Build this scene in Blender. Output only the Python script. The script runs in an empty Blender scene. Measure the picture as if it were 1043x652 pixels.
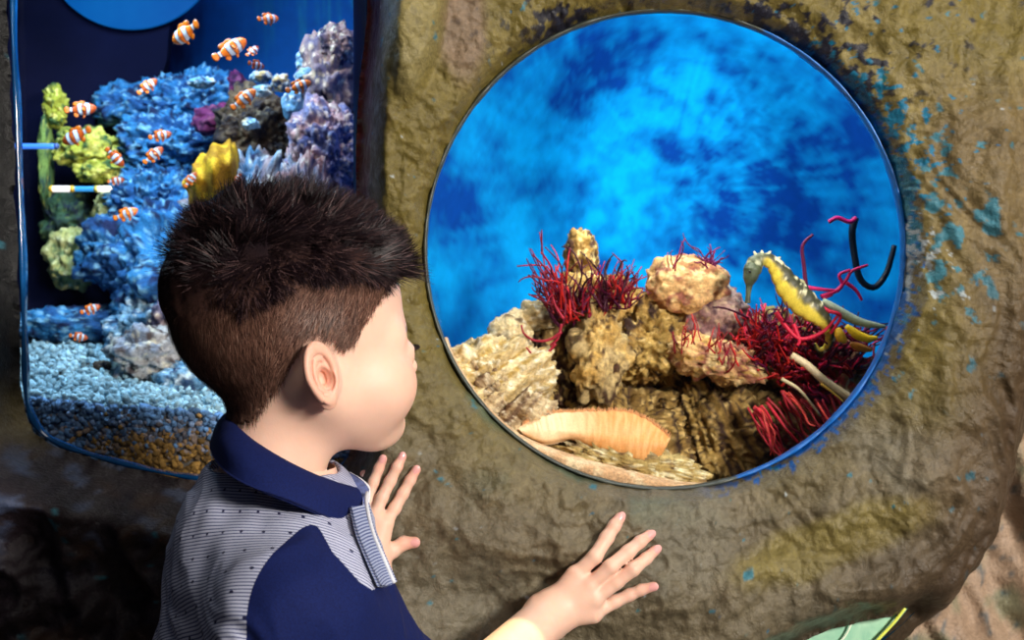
import bpy, bmesh, math, random
import numpy as np
from mathutils import Vector, Matrix

random.seed(7)
RNG = np.random.default_rng(11)
SC = bpy.context.scene
COL = SC.collection
FPX = 1400.0
CAMZ = 1.10


def P(px, py, Y):
    """point of the place seen at (px, py) of the 1043x652 frame, Y metres from the lens plane"""
    return np.array([(px - 521.5) / FPX * Y, Y, CAMZ - (py - 326.0) / FPX * Y])


# ---------------------------------------------------------------- noise
_perm = np.random.default_rng(3).permutation(256)
_perm = np.concatenate([_perm, _perm, _perm])
_grad = np.random.default_rng(4).normal(size=(256, 3))
_grad /= np.linalg.norm(_grad, axis=1)[:, None]


def gnoise(p):
    p = np.asarray(p, dtype=np.float64)
    i = np.floor(p).astype(np.int64)
    f = p - i
    u = f * f * f * (f * (f * 6 - 15) + 10)
    i &= 255
    out = 0
    for dx in (0, 1):
        wx = u[..., 0] if dx else 1 - u[..., 0]
        for dy in (0, 1):
            wy = u[..., 1] if dy else 1 - u[..., 1]
            for dz in (0, 1):
                wz = u[..., 2] if dz else 1 - u[..., 2]
                h = _perm[_perm[_perm[(i[..., 0] + dx) & 255] + ((i[..., 1] + dy) & 255)] + ((i[..., 2] + dz) & 255)]
                g = _grad[h]
                d = g[..., 0] * (f[..., 0] - dx) + g[..., 1] * (f[..., 1] - dy) + g[..., 2] * (f[..., 2] - dz)
                out = out + wx * wy * wz * d
    return out * 1.6


def fbm(p, octv=4, freq=1.0, seed=0.0, gain=0.5):
    p = np.asarray(p) * freq + seed * 17.31
    a, s, n = 1.0, 0.0, 0.0
    for k in range(octv):
        s = s + a * gnoise(p)
        n += a
        a *= gain
        p = p * 2.03 + 5.17
    return s / n * 1.4


def ridged(p, octv=3, freq=1.0, seed=0.0):
    p = np.asarray(p) * freq + seed * 13.7
    a, s, n = 1.0, 0.0, 0.0
    for k in range(octv):
        s = s + a * (1 - np.abs(gnoise(p)) * 2)
        n += a
        a *= 0.5
        p = p * 2.1 + 3.3
    return s / n


def worley(p, freq=1.0, seed=0.0):
    p = np.asarray(p) * freq + seed * 7.7
    i = np.floor(p).astype(np.int64)
    best = np.full(p.shape[:-1], 9.0)
    for dx in (-1, 0, 1):
        for dy in (-1, 0, 1):
            for dz in (-1, 0, 1):
                c = i + np.array([dx, dy, dz])
                h = _perm[_perm[_perm[c[..., 0] & 255] + (c[..., 1] & 255)] + (c[..., 2] & 255)]
                q = c + 0.5 + _grad[h] * 0.45
                best = np.minimum(best, np.linalg.norm(p - q, axis=-1))
    return best


def sstep(a, b, x):
    t = np.clip((x - a) / (b - a), 0, 1)
    return t * t * (3 - 2 * t)


# ---------------------------------------------------------------- meshes
def mesh_np(name, V, F, mat=None, parent=None, smooth=True, col=None, kind=None, attrs=None):
    V = np.asarray(V, dtype=np.float32)
    me = bpy.data.meshes.new(name)
    if isinstance(F, np.ndarray):
        n, k = F.shape
        me.vertices.add(len(V))
        me.vertices.foreach_set('co', V.ravel())
        me.loops.add(n * k)
        me.loops.foreach_set('vertex_index', F.astype(np.int32).ravel())
        me.polygons.add(n)
        me.polygons.foreach_set('loop_start', np.arange(0, n * k, k, dtype=np.int32))
        me.update(calc_edges=True)
        me.validate()
    else:
        me.from_pydata([tuple(v) for v in V], [], F)
        me.update()
    if smooth:
        me.polygons.foreach_set('use_smooth', np.ones(len(me.polygons), dtype=bool))
    if col is not None:
        a = me.color_attributes.new('Col', 'FLOAT_COLOR', 'POINT')
        c = np.ones((len(V), 4), dtype=np.float32)
        c[:, :3] = col
        a.data.foreach_set('color', c.ravel())
    if attrs:
        for k_, arr in attrs.items():
            a = me.attributes.new(k_, 'FLOAT_VECTOR', 'POINT')
            a.data.foreach_set('vector', np.asarray(arr, dtype=np.float32).ravel())
    if mat:
        me.materials.append(mat)
    o = bpy.data.objects.new(name, me)
    COL.objects.link(o)
    if parent is not None:
        o.parent = parent
        w = Matrix.Identity(4)
        chain = []
        q_ = parent
        while q_ is not None:
            chain.append(q_); q_ = q_.parent
        for q_ in reversed(chain):
            w = w @ q_.matrix_parent_inverse @ Matrix.LocRotScale(q_.location, q_.rotation_euler, q_.scale)
        o.matrix_parent_inverse = w.inverted()
    if kind:
        o['kind'] = kind
    return o


def empty(name, loc, label=None, cat=None, group=None):
    o = bpy.data.objects.new(name, None)
    o.location = tuple(loc)
    COL.objects.link(o)
    tag(o, label, cat, group)
    return o


def tag(o, label=None, cat=None, group=None, kind=None):
    if label: o['label'] = label
    if cat: o['category'] = cat
    if group: o['group'] = group
    if kind: o['kind'] = kind
    return o


def recenter(o):
    """move a mesh thing's origin to the base of its geometry"""
    me = o.data
    n = len(me.vertices)
    v = np.empty(n * 3, dtype=np.float32)
    me.vertices.foreach_get('co', v)
    v = v.reshape(-1, 3)
    c = np.array([(v[:, 0].min() + v[:, 0].max()) / 2, (v[:, 1].min() + v[:, 1].max()) / 2, v[:, 2].min()])
    me.vertices.foreach_set('co', (v - c).astype(np.float32).ravel())
    me.update()
    o.location = tuple(c)
    return o


def grid_faces(nu, nv, close_u=False):
    """vertex index = i*nv + j"""
    iu = np.arange(nu if close_u else nu - 1)
    jv = np.arange(nv - 1)
    I, J = np.meshgrid(iu, jv, indexing='ij')
    I2 = (I + 1) % nu
    return np.stack([I * nv + J, I2 * nv + J, I2 * nv + J + 1, I * nv + J + 1], -1).reshape(-1, 4)


def catmull(pts, n):
    """resample a control polyline (any dimension) with n points"""
    pts = np.asarray(pts, dtype=float)
    m = len(pts)
    if m == 2:
        t = np.linspace(0, 1, n)[:, None]
        return pts[0] * (1 - t) + pts[1] * t
    ext = np.vstack([2 * pts[0] - pts[1], pts, 2 * pts[-1] - pts[-2]])
    t = np.linspace(0, m - 1 - 1e-9, n)
    k = t.astype(int)
    f = (t - k)[:, None]
    p0, p1, p2, p3 = ext[k], ext[k + 1], ext[k + 2], ext[k + 3]
    return 0.5 * ((2 * p1) + (-p0 + p2) * f + (2 * p0 - 5 * p1 + 4 * p2 - p3) * f * f + (-p0 + 3 * p1 - 3 * p2 + p3) * f ** 3)


def tube(path, rad, seg=8, cap=True):
    """swept tube, returns V, F(list)"""
    path = np.asarray(path, dtype=float)
    n = len(path)
    rad = np.broadcast_to(np.asarray(rad, dtype=float), (n,))
    T = np.gradient(path, axis=0)
    T /= np.linalg.norm(T, axis=1)[:, None] + 1e-12
    up = np.array([0.31, 0.22, 0.92])
    if abs(T[0] @ up) > 0.9:
        up = np.array([1.0, 0.1, 0.0])
    N = np.empty_like(path)
    b = up - T[0] * (up @ T[0])
    N[0] = b / np.linalg.norm(b)
    for i in range(1, n):
        b = N[i - 1] - T[i] * (N[i - 1] @ T[i])
        N[i] = b / (np.linalg.norm(b) + 1e-12)
    B = np.cross(T, N)
    a = np.arange(seg) * 2 * math.pi / seg
    V = path[:, None] + rad[:, None, None] * (np.cos(a)[None, :, None] * N[:, None] + np.sin(a)[None, :, None] * B[:, None])
    V = V.reshape(-1, 3)
    F = []
    for i in range(n - 1):
        for j in range(seg):
            j2 = (j + 1) % seg
            F.append((i * seg + j, i * seg + j2, (i + 1) * seg + j2, (i + 1) * seg + j))
    if cap:
        F.append(tuple(range(seg))[::-1])
        F.append(tuple((n - 1) * seg + j for j in range(seg)))
    return V, F


class Acc:
    def __init__(s):
        s.V, s.F, s.n, s.C = [], [], 0, []

    def add(s, VF, c=None):
        V, F = VF
        s.V.append(np.asarray(V))
        s.F.extend([tuple(int(i) + s.n for i in f) for f in F])
        s.n += len(V)
        if c is not None:
            s.C.append(np.broadcast_to(np.asarray(c, dtype=float), (len(V), 3)))

    def build(s, name, mat=None, parent=None, **k):
        if s.C: k['col'] = np.vstack(s.C)
        return mesh_np(name, np.vstack(s.V), s.F, mat, parent, **k)


_ico = {}


def ico(sub):
    if sub not in _ico:
        bm = bmesh.new()
        bmesh.ops.create_icosphere(bm, subdivisions=sub, radius=1)
        V = np.array([v.co[:] for v in bm.verts])
        F = np.array([[v.index for v in f.verts] for f in bm.faces])
        bm.free()
        _ico[sub] = (V, F)
    return _ico[sub]


# ---------------------------------------------------------------- distance fields
def vlen(p):
    return np.sqrt((p * p).sum(-1))


def d_ell(p, c, r):
    q = p - np.asarray(c, dtype=np.float32)
    r = np.asarray(r, dtype=np.float32)
    k0 = vlen(q / r)
    k1 = vlen(q / (r * r)) + 1e-9
    return k0 * (k0 - 1) / k1


def d_cap(p, a, b, r1, r2=None):
    if r2 is None: r2 = r1
    a = np.asarray(a, dtype=np.float32); b = np.asarray(b, dtype=np.float32)
    ab = b - a
    t = np.clip(((p - a) @ ab) / (ab @ ab), 0, 1)
    return vlen(p - a - t[..., None] * ab) - (r1 + (r2 - r1) * t)


def smin(a, b, k):
    h = np.maximum(k - np.abs(a - b), 0) / k
    return np.minimum(a, b) - h * h * k * 0.25


def smax(a, b, k):
    return -smin(-a, -b, k)


def surface_net(f, lo, hi, h):
    """naive surface nets on a block grid: returns V, quads"""
    lo = np.asarray(lo, dtype=float); hi = np.asarray(hi, dtype=float)
    n = np.ceil((hi - lo) / h).astype(int) + 1
    ax = [lo[k] + np.arange(n[k]) * h for k in range(3)]
    D = np.empty(tuple(n), dtype=np.float32)
    for i0 in range(0, n[0], 16):
        X, Y, Z = np.meshgrid(ax[0][i0:i0 + 16], ax[1], ax[2], indexing='ij')
        D[i0:i0 + 16] = f(np.stack([X, Y, Z], -1).astype(np.float32))
    S = D < 0
    cs = [D[i:n[0] - 1 + i, j:n[1] - 1 + j, k:n[2] - 1 + k] for i in (0, 1) for j in (0, 1) for k in (0, 1)]
    ss = [c < 0 for c in cs]
    allin = np.logical_and.reduce(ss)
    anyin = np.logical_or.reduce(ss)
    act = anyin & ~allin
    idx = -np.ones(act.shape, dtype=np.int64)
    cells = np.argwhere(act)
    idx[act] = np.arange(len(cells))
    cv = np.stack([c[act] for c in cs], -1)
    offs = np.array([[i, j, k] for i in (0, 1) for j in (0, 1) for k in (0, 1)], dtype=float)
    acc = np.zeros((len(cells), 3)); cnt = np.zeros(len(cells))
    for a in range(8):
        for b in range(a + 1, 8):
            if np.abs(offs[a] - offs[b]).sum() != 1: continue
            m = (cv[:, a] < 0) != (cv[:, b] < 0)
            t = cv[m, a] / (cv[m, a] - cv[m, b])
            acc[m] += offs[a] + t[:, None] * (offs[b] - offs[a])
            cnt[m] += 1
    V = lo + (cells + acc / cnt[:, None]) * h
    quads = []
    for axis in range(3):
        sl0 = [slice(None)] * 3; sl1 = [slice(None)] * 3
        sl0[axis] = slice(0, n[axis] - 1); sl1[axis] = slice(1, n[axis])
        s0 = S[tuple(sl0)]; s1 = S[tuple(sl1)]
        e = np.argwhere(s0 != s1)
        b, c = (axis + 1) % 3, (axis + 2) % 3
        e = e[(e[:, b] > 0) & (e[:, c] > 0) & (e[:, b] < n[b] - 1) & (e[:, c] < n[c] - 1)]
        flip = s0[tuple(e.T)]
        q = []
        for db, dc in ((-1, -1), (0, -1), (0, 0), (-1, 0)):
            g = e.copy(); g[:, b] += db; g[:, c] += dc
            q.append(idx[tuple(g.T)])
        q = np.stack(q, -1)
        q[~flip] = q[~flip][:, ::-1]
        quads.append(q)
    F = np.vstack(quads)
    # two Newton steps onto the surface
    for _ in range(2):
        e_ = h * 0.5
        g = np.stack([f((V + d).astype(np.float32)) - f((V - d).astype(np.float32)) for d in np.eye(3) * e_], -1) / (2 * e_)
        d0 = f(V.astype(np.float32))
        gl = (g * g).sum(-1)
        st = np.clip(d0 / np.maximum(gl, 0.2), -h * .7, h * .7)
        V = V - st[:, None] * g
    k = F[::max(1, len(F) // 500)]
    nn = np.cross(V[k[:, 1]] - V[k[:, 0]], V[k[:, 2]] - V[k[:, 0]])
    if (nn * g[k[:, 0]]).sum() < 0:
        F = F[:, ::-1]
    return V, F


def clip_mesh(V, F, s):
    """cut a quad mesh exactly along s = 0; returns (V+, F+), (V-, F-) as triangles"""
    F = np.asarray(F)
    T = np.vstack([F[:, [0, 1, 2]], F[:, [0, 2, 3]]]) if F.shape[1] == 4 else F
    sg = s[T] >= 0
    n = sg.sum(1)
    pos = [T[n == 3]]; neg = [T[n == 0]]
    newV, cache = [], {}
    base = len(V)
    def cutp(a, b):
        k = (a, b) if a < b else (b, a)
        if k not in cache:
            t = s[a] / (s[a] - s[b])
            newV.append(V[a] + (V[b] - V[a]) * t)
            cache[k] = base + len(newV) - 1
        return cache[k]
    P_, N_ = [], []
    for tri in T[(n == 1) | (n == 2)]:
        tri = [int(x) for x in tri]
        sp = [s[x] >= 0 for x in tri]
        odd = [i for i in range(3) if sp[i] == (sum(sp) == 1)][0]
        a, b, c = tri[odd], tri[(odd + 1) % 3], tri[(odd + 2) % 3]
        ab, ac = cutp(a, b), cutp(a, c)
        one, two = (P_, N_) if sp[odd] else (N_, P_)
        one.append((a, ab, ac)); two += [(ab, b, c), (ab, c, ac)]
    if P_: pos.append(np.array(P_)); neg.append(np.array(N_))
    VV = np.vstack([V, np.array(newV)]) if newV else V
    out = []
    for L in (pos, neg):
        f = np.vstack(L)
        u = np.unique(f); mp = -np.ones(len(VV), dtype=int); mp[u] = np.arange(len(u))
        out.append((VV[u], mp[f]))
    return out


# ---------------------------------------------------------------- materials
def new_mat(name):
    m = bpy.data.materials.new(name)
    m.use_nodes = True
    nt = m.node_tree
    b = nt.nodes['Principled BSDF']
    return m, nt, b


def N(nt, typ, **kw):
    n = nt.nodes.new(typ)
    for k, v in kw.items():
        if k.startswith('in_'):
            key = k[3:].replace('_', ' ')
            n.inputs[key].default_value = v
        else:
            setattr(n, k, v)
    return n


def ramp(nt, fac, stops):
    r = nt.nodes.new('ShaderNodeValToRGB')
    el = r.color_ramp.elements
    while len(el) > 1: el.remove(el[-1])
    for i, (p, c) in enumerate(stops):
        e = el[0] if i == 0 else el.new(p)
        e.position = p
        e.color = (*c, 1) if len(c) == 3 else c
    nt.links.new(fac, r.inputs[0])
    return r.outputs[0]


def mixc(nt, fac, a, b, typ='MIX'):
    m = nt.nodes.new('ShaderNodeMix')
    m.data_type = 'RGBA'; m.blend_type = typ
    for s, v in ((0, fac), (6, a), (7, b)):
        if hasattr(v, 'default_value') or hasattr(v, 'is_linked'):
            nt.links.new(v, m.inputs[s])
        else:
            m.inputs[s].default_value = v if s == 0 else ((*v, 1) if len(v) == 3 else v)
    return m.outputs[2]


def noise_n(nt, scale, detail=4, rough=0.55, vec=None, dist=0.0):
    n = nt.nodes.new('ShaderNodeTexNoise')
    n.inputs['Scale'].default_value = scale
    n.inputs['Detail'].default_value = detail
    n.inputs['Roughness'].default_value = rough
    n.inputs['Distortion'].default_value = dist
    if vec is not None: nt.links.new(vec, n.inputs['Vector'])
    return n.outputs['Fac']


def objc(nt):
    return nt.nodes.new('ShaderNodeTexCoord').outputs['Object']


def bump(nt, h, strength, dist, bsdf, prev=None):
    b = nt.nodes.new('ShaderNodeBump')
    b.inputs['Strength'].default_value = strength
    b.inputs['Distance'].default_value = dist
    nt.links.new(h, b.inputs['Height'])
    if prev is not None: nt.links.new(prev, b.inputs['Normal'])
    if bsdf is not None: nt.links.new(b.outputs[0], bsdf.inputs['Normal'])
    return b.outputs[0]


def simple(name, col, rough=0.6, var=0.0, scale=60.0, bmp=0.0, bdist=0.001, spec=0.5, metal=0.0, coat=0.0, sss=0.0):
    m, nt, b = new_mat(name)
    v = objc(nt)
    if var > 0:
        f = noise_n(nt, scale, 5, 0.6, v)
        lo = tuple(max(0, c * (1 - var)) for c in col); hi = tuple(min(1, c * (1 + var)) for c in col)
        nt.links.new(ramp(nt, f, [(0.3, lo), (0.7, hi)]), b.inputs['Base Color'])
    else:
        b.inputs['Base Color'].default_value = (*col, 1)
    b.inputs['Roughness'].default_value = rough
    b.inputs['Specular IOR Level'].default_value = spec
    b.inputs['Metallic'].default_value = metal
    b.inputs['Coat Weight'].default_value = coat
    if sss:
        b.inputs['Subsurface Weight'].default_value = sss
        b.inputs['Subsurface Radius'].default_value = (0.01, 0.004, 0.002)
        b.inputs['Subsurface Scale'].default_value = 0.5
    if bmp: bump(nt, noise_n(nt, scale * 3, 4, 0.6, v), bmp, bdist, b)
    return m


def col_mat(name, rough=0.6, nscale=120.0, var=0.25, bmp=0.4, bdist=0.002, spec=0.5, coat=0.0):
    """material whose colour comes from the mesh's own painted colours, broken up by fine noise"""
    m, nt, b = new_mat(name)
    a = nt.nodes.new('ShaderNodeVertexColor'); a.layer_name = 'Col'
    v = objc(nt)
    f = noise_n(nt, nscale, 6, 0.65, v)
    lo = 1 - var
    g = ramp(nt, f, [(0.3, (lo, lo, lo)), (0.7, (1 + var * .6,) * 3)])
    nt.links.new(mixc(nt, 1.0, a.outputs[0], g, 'MULTIPLY'), b.inputs['Base Color'])
    b.inputs['Roughness'].default_value = rough
    b.inputs['Specular IOR Level'].default_value = spec
    b.inputs['Coat Weight'].default_value = coat
    if bmp: bump(nt, f, bmp, bdist, b)
    return m
# ================================================================ the rock wall around the two tanks
PC = P(677, 254, 1.36)          # centre of the round window
PR = 0.2375                     # its radius
WY = 1.335                      # distance of the wall face


def poly_sd(x, z, poly):
    """signed distance to a polygon in the wall plane, negative inside"""
    poly = np.asarray(poly)
    d = np.full(x.shape, 1e9)
    inside = np.zeros(x.shape, dtype=bool)
    m = len(poly)
    for i in range(m):
        a = poly[i]; b = poly[(i + 1) % m]
        ex, ez = b - a
        wx, wz = x - a[0], z - a[1]
        t = np.clip((wx * ex + wz * ez) / (ex * ex + ez * ez), 0, 1)
        d = np.minimum(d, (wx - ex * t) ** 2 + (wz - ez * t) ** 2)
        c = ((a[1] <= z) != (b[1] <= z)) & (x < (b[0] - a[0]) * (z - a[1]) / (b[1] - a[1] + 1e-12) + a[0])
        inside ^= c
    d = np.sqrt(d)
    return np.where(inside, -d, d)


def wp(px, py, Y=WY):
    q = P(px, py, Y)
    return (q[0], q[2])


TY = 1.46                        # plane of the left tank's glass
_lt = [(372, -90), (373, -20), (374, 20), (368, 70), (365, 110), (363, 180), (363, 300), (362, 400), (352, 470), (300, 492), (250, 492), (205, 489), (150, 480), (95, 466), (55, 452),
       (32, 432), (23, 400), (21, 340), (19, 250), (14, 120), (10, 30), (8, -90)]
LEFT_TANK = np.array([wp(a, b, TY) for a, b in catmull(_lt, 110)])
LEFT_TANK_C = LEFT_TANK
_gt = [(700, 700), (770, 668), (812, 652), (845, 637), (880, 627), (921, 620), (908, 636), (893, 652), (860, 690), (820, 730), (730, 735)]
GREEN_WIN = np.array([wp(a, b, WY + .05) for a, b in _gt])
_edge = [(1150, 200), (1085, 380), (1052, 470), (1036, 525), (1008, 580), (975, 622), (945, 652), (905, 700), (860, 760), (830, 900)]
EDGE = np.array([wp(a, b, WY + .12) for a, b in catmull(_edge, 40)])


def line_side(x, z, L):
    """distance to an open polyline, positive on the wall's side (left of / above it)"""
    d = np.full(x.shape, 1e9); s = np.zeros(x.shape)
    for i in range(len(L) - 1):
        a, b = L[i], L[i + 1]
        e = b - a
        w0, w1 = x - a[0], z - a[1]
        t = np.clip((w0 * e[0] + w1 * e[1]) / (e @ e), 0, 1)
        dd = (w0 - e[0] * t) ** 2 + (w1 - e[1] * t) ** 2
        cr = e[0] * w1 - e[1] * w0
        m = dd < d
        d = np.where(m, dd, d); s = np.where(m, -np.sign(cr), s)
    return np.sqrt(d) * s


def pxy(x, z, Y=WY):
    return x / Y * FPX + 521.5, 326 - (z - CAMZ) / Y * FPX


def wall_height(x, z, fine=True):
    """distance from the lens plane of the rock face"""
    px, py = pxy(x, z)
    p3 = np.stack([x, z, np.zeros_like(x)], -1)
    r = np.hypot(x - PC[0], z - PC[2])
    th = np.arctan2(z - PC[2], x - PC[0])
    y = np.full(x.shape, WY)
    # broad lumps
    y = y + 0.020 * fbm(p3, 3, 5.0, 1.0)
    # raised ring shoulder and the shallow dish round the window
    y = y - 0.020 * np.exp(-((r - PR - 0.085) / 0.05) ** 2) * (0.6 + 0.4 * np.cos(th + 0.9))
    y = y + 0.012 * np.exp(-((r - PR) / 0.02) ** 2)
    rim = sstep(PR + 0.012, PR - 0.004, r)
    y = y + 0.030 * rim
    # folds of modelled clay: long in one direction, drawn round the window
    q = np.stack([np.cos(th) * 3.2 + 1.5 * x, np.sin(th) * 3.2 + 1.5 * z, r * 26], -1)
    near = np.exp(-np.maximum(r - PR, 0) / 0.16)
    y = y - 0.007 * ridged(q, 2, .7, 2.0) * near
    wv = fbm(p3, 2, 7.0, 8.0)
    q2 = np.stack([x * 24 + 1.6 * wv + z * 3, z * 4 + 0.8 * wv, np.zeros_like(x)], -1)   # vertical drapes on the right
    y = y - 0.013 * ridged(q2, 2, 0.8, 3.0) * sstep(860, 980, px) * sstep(700, 500, py)
    q3 = np.stack([x * 7 + z * 9, z * 20 - x * 12 + 1.5 * wv, np.zeros_like(x)], -1)
    y = y - 0.011 * ridged(q3, 3, 0.6, 5.0) * sstep(430, 520, py)
    q4 = np.stack([x * 30 + z * 12 + 1.4 * wv, z * 6, np.zeros_like(x)], -1)   # slanting drapes between the tanks
    y = y - 0.011 * ridged(q4, 2, 0.6, 9.0) * sstep(470, 400, px) * sstep(520, 380, py)
    # the tall olive lobe between the tanks
    lob = np.hypot((px - (432 - 0.16 * py)) / 26.0, (py - 20) / 85.0)
    y = y - 0.022 * sstep(1.15, 0.55, lob)
    # turning back toward the left tank
    sdl = poly_sd(x, z, LEFT_TANK_C)
    c = sstep(0.046, 0.0, sdl)
    base = TY - 0.004
    y = y * (1 - c) + (base + 0.010 * fbm(p3, 3, 22, 4)) * c
    low = sstep(455, 600, py) * sstep(400, 250, px)
    y = y + (0.06 - 0.04 * ridged(p3, 3, 12, 6)) * low * (1 - c)
    # left-most dark jamb
    y = y - 0.0 * x
    # slanting back at its right-hand edge
    e = line_side(x, z, EDGE)
    y = y + 0.30 * np.clip((0.10 - e) / 0.11, 0, 1.6) ** 2.2
    # scooped hollow above the small green window, and its lip
    sg = poly_sd(x, z, GREEN_WIN)
    y = y + 0.045 * sstep(0.035, -0.002, sg)
    y = y - 0.012 * np.exp(-((sg - 0.045) / 0.018) ** 2)
    # hollow under the round window where the hand rests
    y = y + 0.012 * np.exp(-(((px - 500) / 70) ** 2 + ((py - 612) / 34) ** 2))
    # calmer under the two hands
    if fine:
        y = y - 0.0065 * ridged(p3 + .02 * fbm(p3, 2, 12, 88)[..., None], 3, 21, 7) * (.5 + .5 * sstep(-.2, .3, wv)) - 0.0030 * fbm(p3, 4, 95, 2)
        cr = fbm(p3, 4, 60, 12)
        y = y + 0.006 * sstep(0.15, 0.5, cr) * np.exp(-np.maximum(r - PR, 0) / 0.025) * sstep(-0.6, 0.2, np.sin(th))
    return y


def wall_h(x, z):
    return float(wall_height(np.array([x]), np.array([z]), False)[0])


def build_wall():
    nt_, nr = 1150, 360
    th = np.linspace(0, 2 * math.pi, nt_, endpoint=False)
    s = np.linspace(0, 1, nr)
    rr = PR - 0.001 + 0.0016 * np.arange(nr) * (1 + (np.arange(nr) / nr) * 2.2)
    TH, R = np.meshgrid(th, rr, indexing='ij')
    X = PC[0] + R * np.cos(TH)
    Z = PC[2] + R * np.sin(TH)
    # snap vertices next to the two cut-outs onto their outline
    for poly in (LEFT_TANK, GREEN_WIN):
        sd = poly_sd(X, Z, poly)
        e = 1e-4
        cell = 0.0052
        m = np.abs(sd) < cell * 0.62
        gx = (poly_sd(X[m] + e, Z[m], poly) - poly_sd(X[m] - e, Z[m], poly)) / (2 * e)
        gz = (poly_sd(X[m], Z[m] + e, poly) - poly_sd(X[m], Z[m] - e, poly)) / (2 * e)
        X[m] -= sd[m] * gx; Z[m] -= sd[m] * gz
    Y = wall_height(X, Z)
    V = np.stack([X, Y, Z], -1).reshape(-1, 3)
    F = grid_faces(nt_, nr, True)[:, ::-1]
    keep = np.ones(len(F), dtype=bool)
    for poly in (LEFT_TANK, GREEN_WIN):
        sd = poly_sd(V[:, 0], V[:, 2], poly)
        keep &= ~(sd[F].min(1) < -0.0006)
    e = line_side(V[:, 0], V[:, 2], EDGE)
    keep &= e[F].max(1) > -0.035
    keep &= (V[:, 2][F].min(1) > 0.55) & (V[:, 2][F].max(1) < 1.62) & (V[:, 0][F].min(1) > -0.80)
    F = F[keep]
    used = np.unique(F)
    mp = -np.ones(len(V), dtype=int); mp[used] = np.arange(len(used))
    V = V[used]; F = mp[F]
    return V, F


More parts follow.
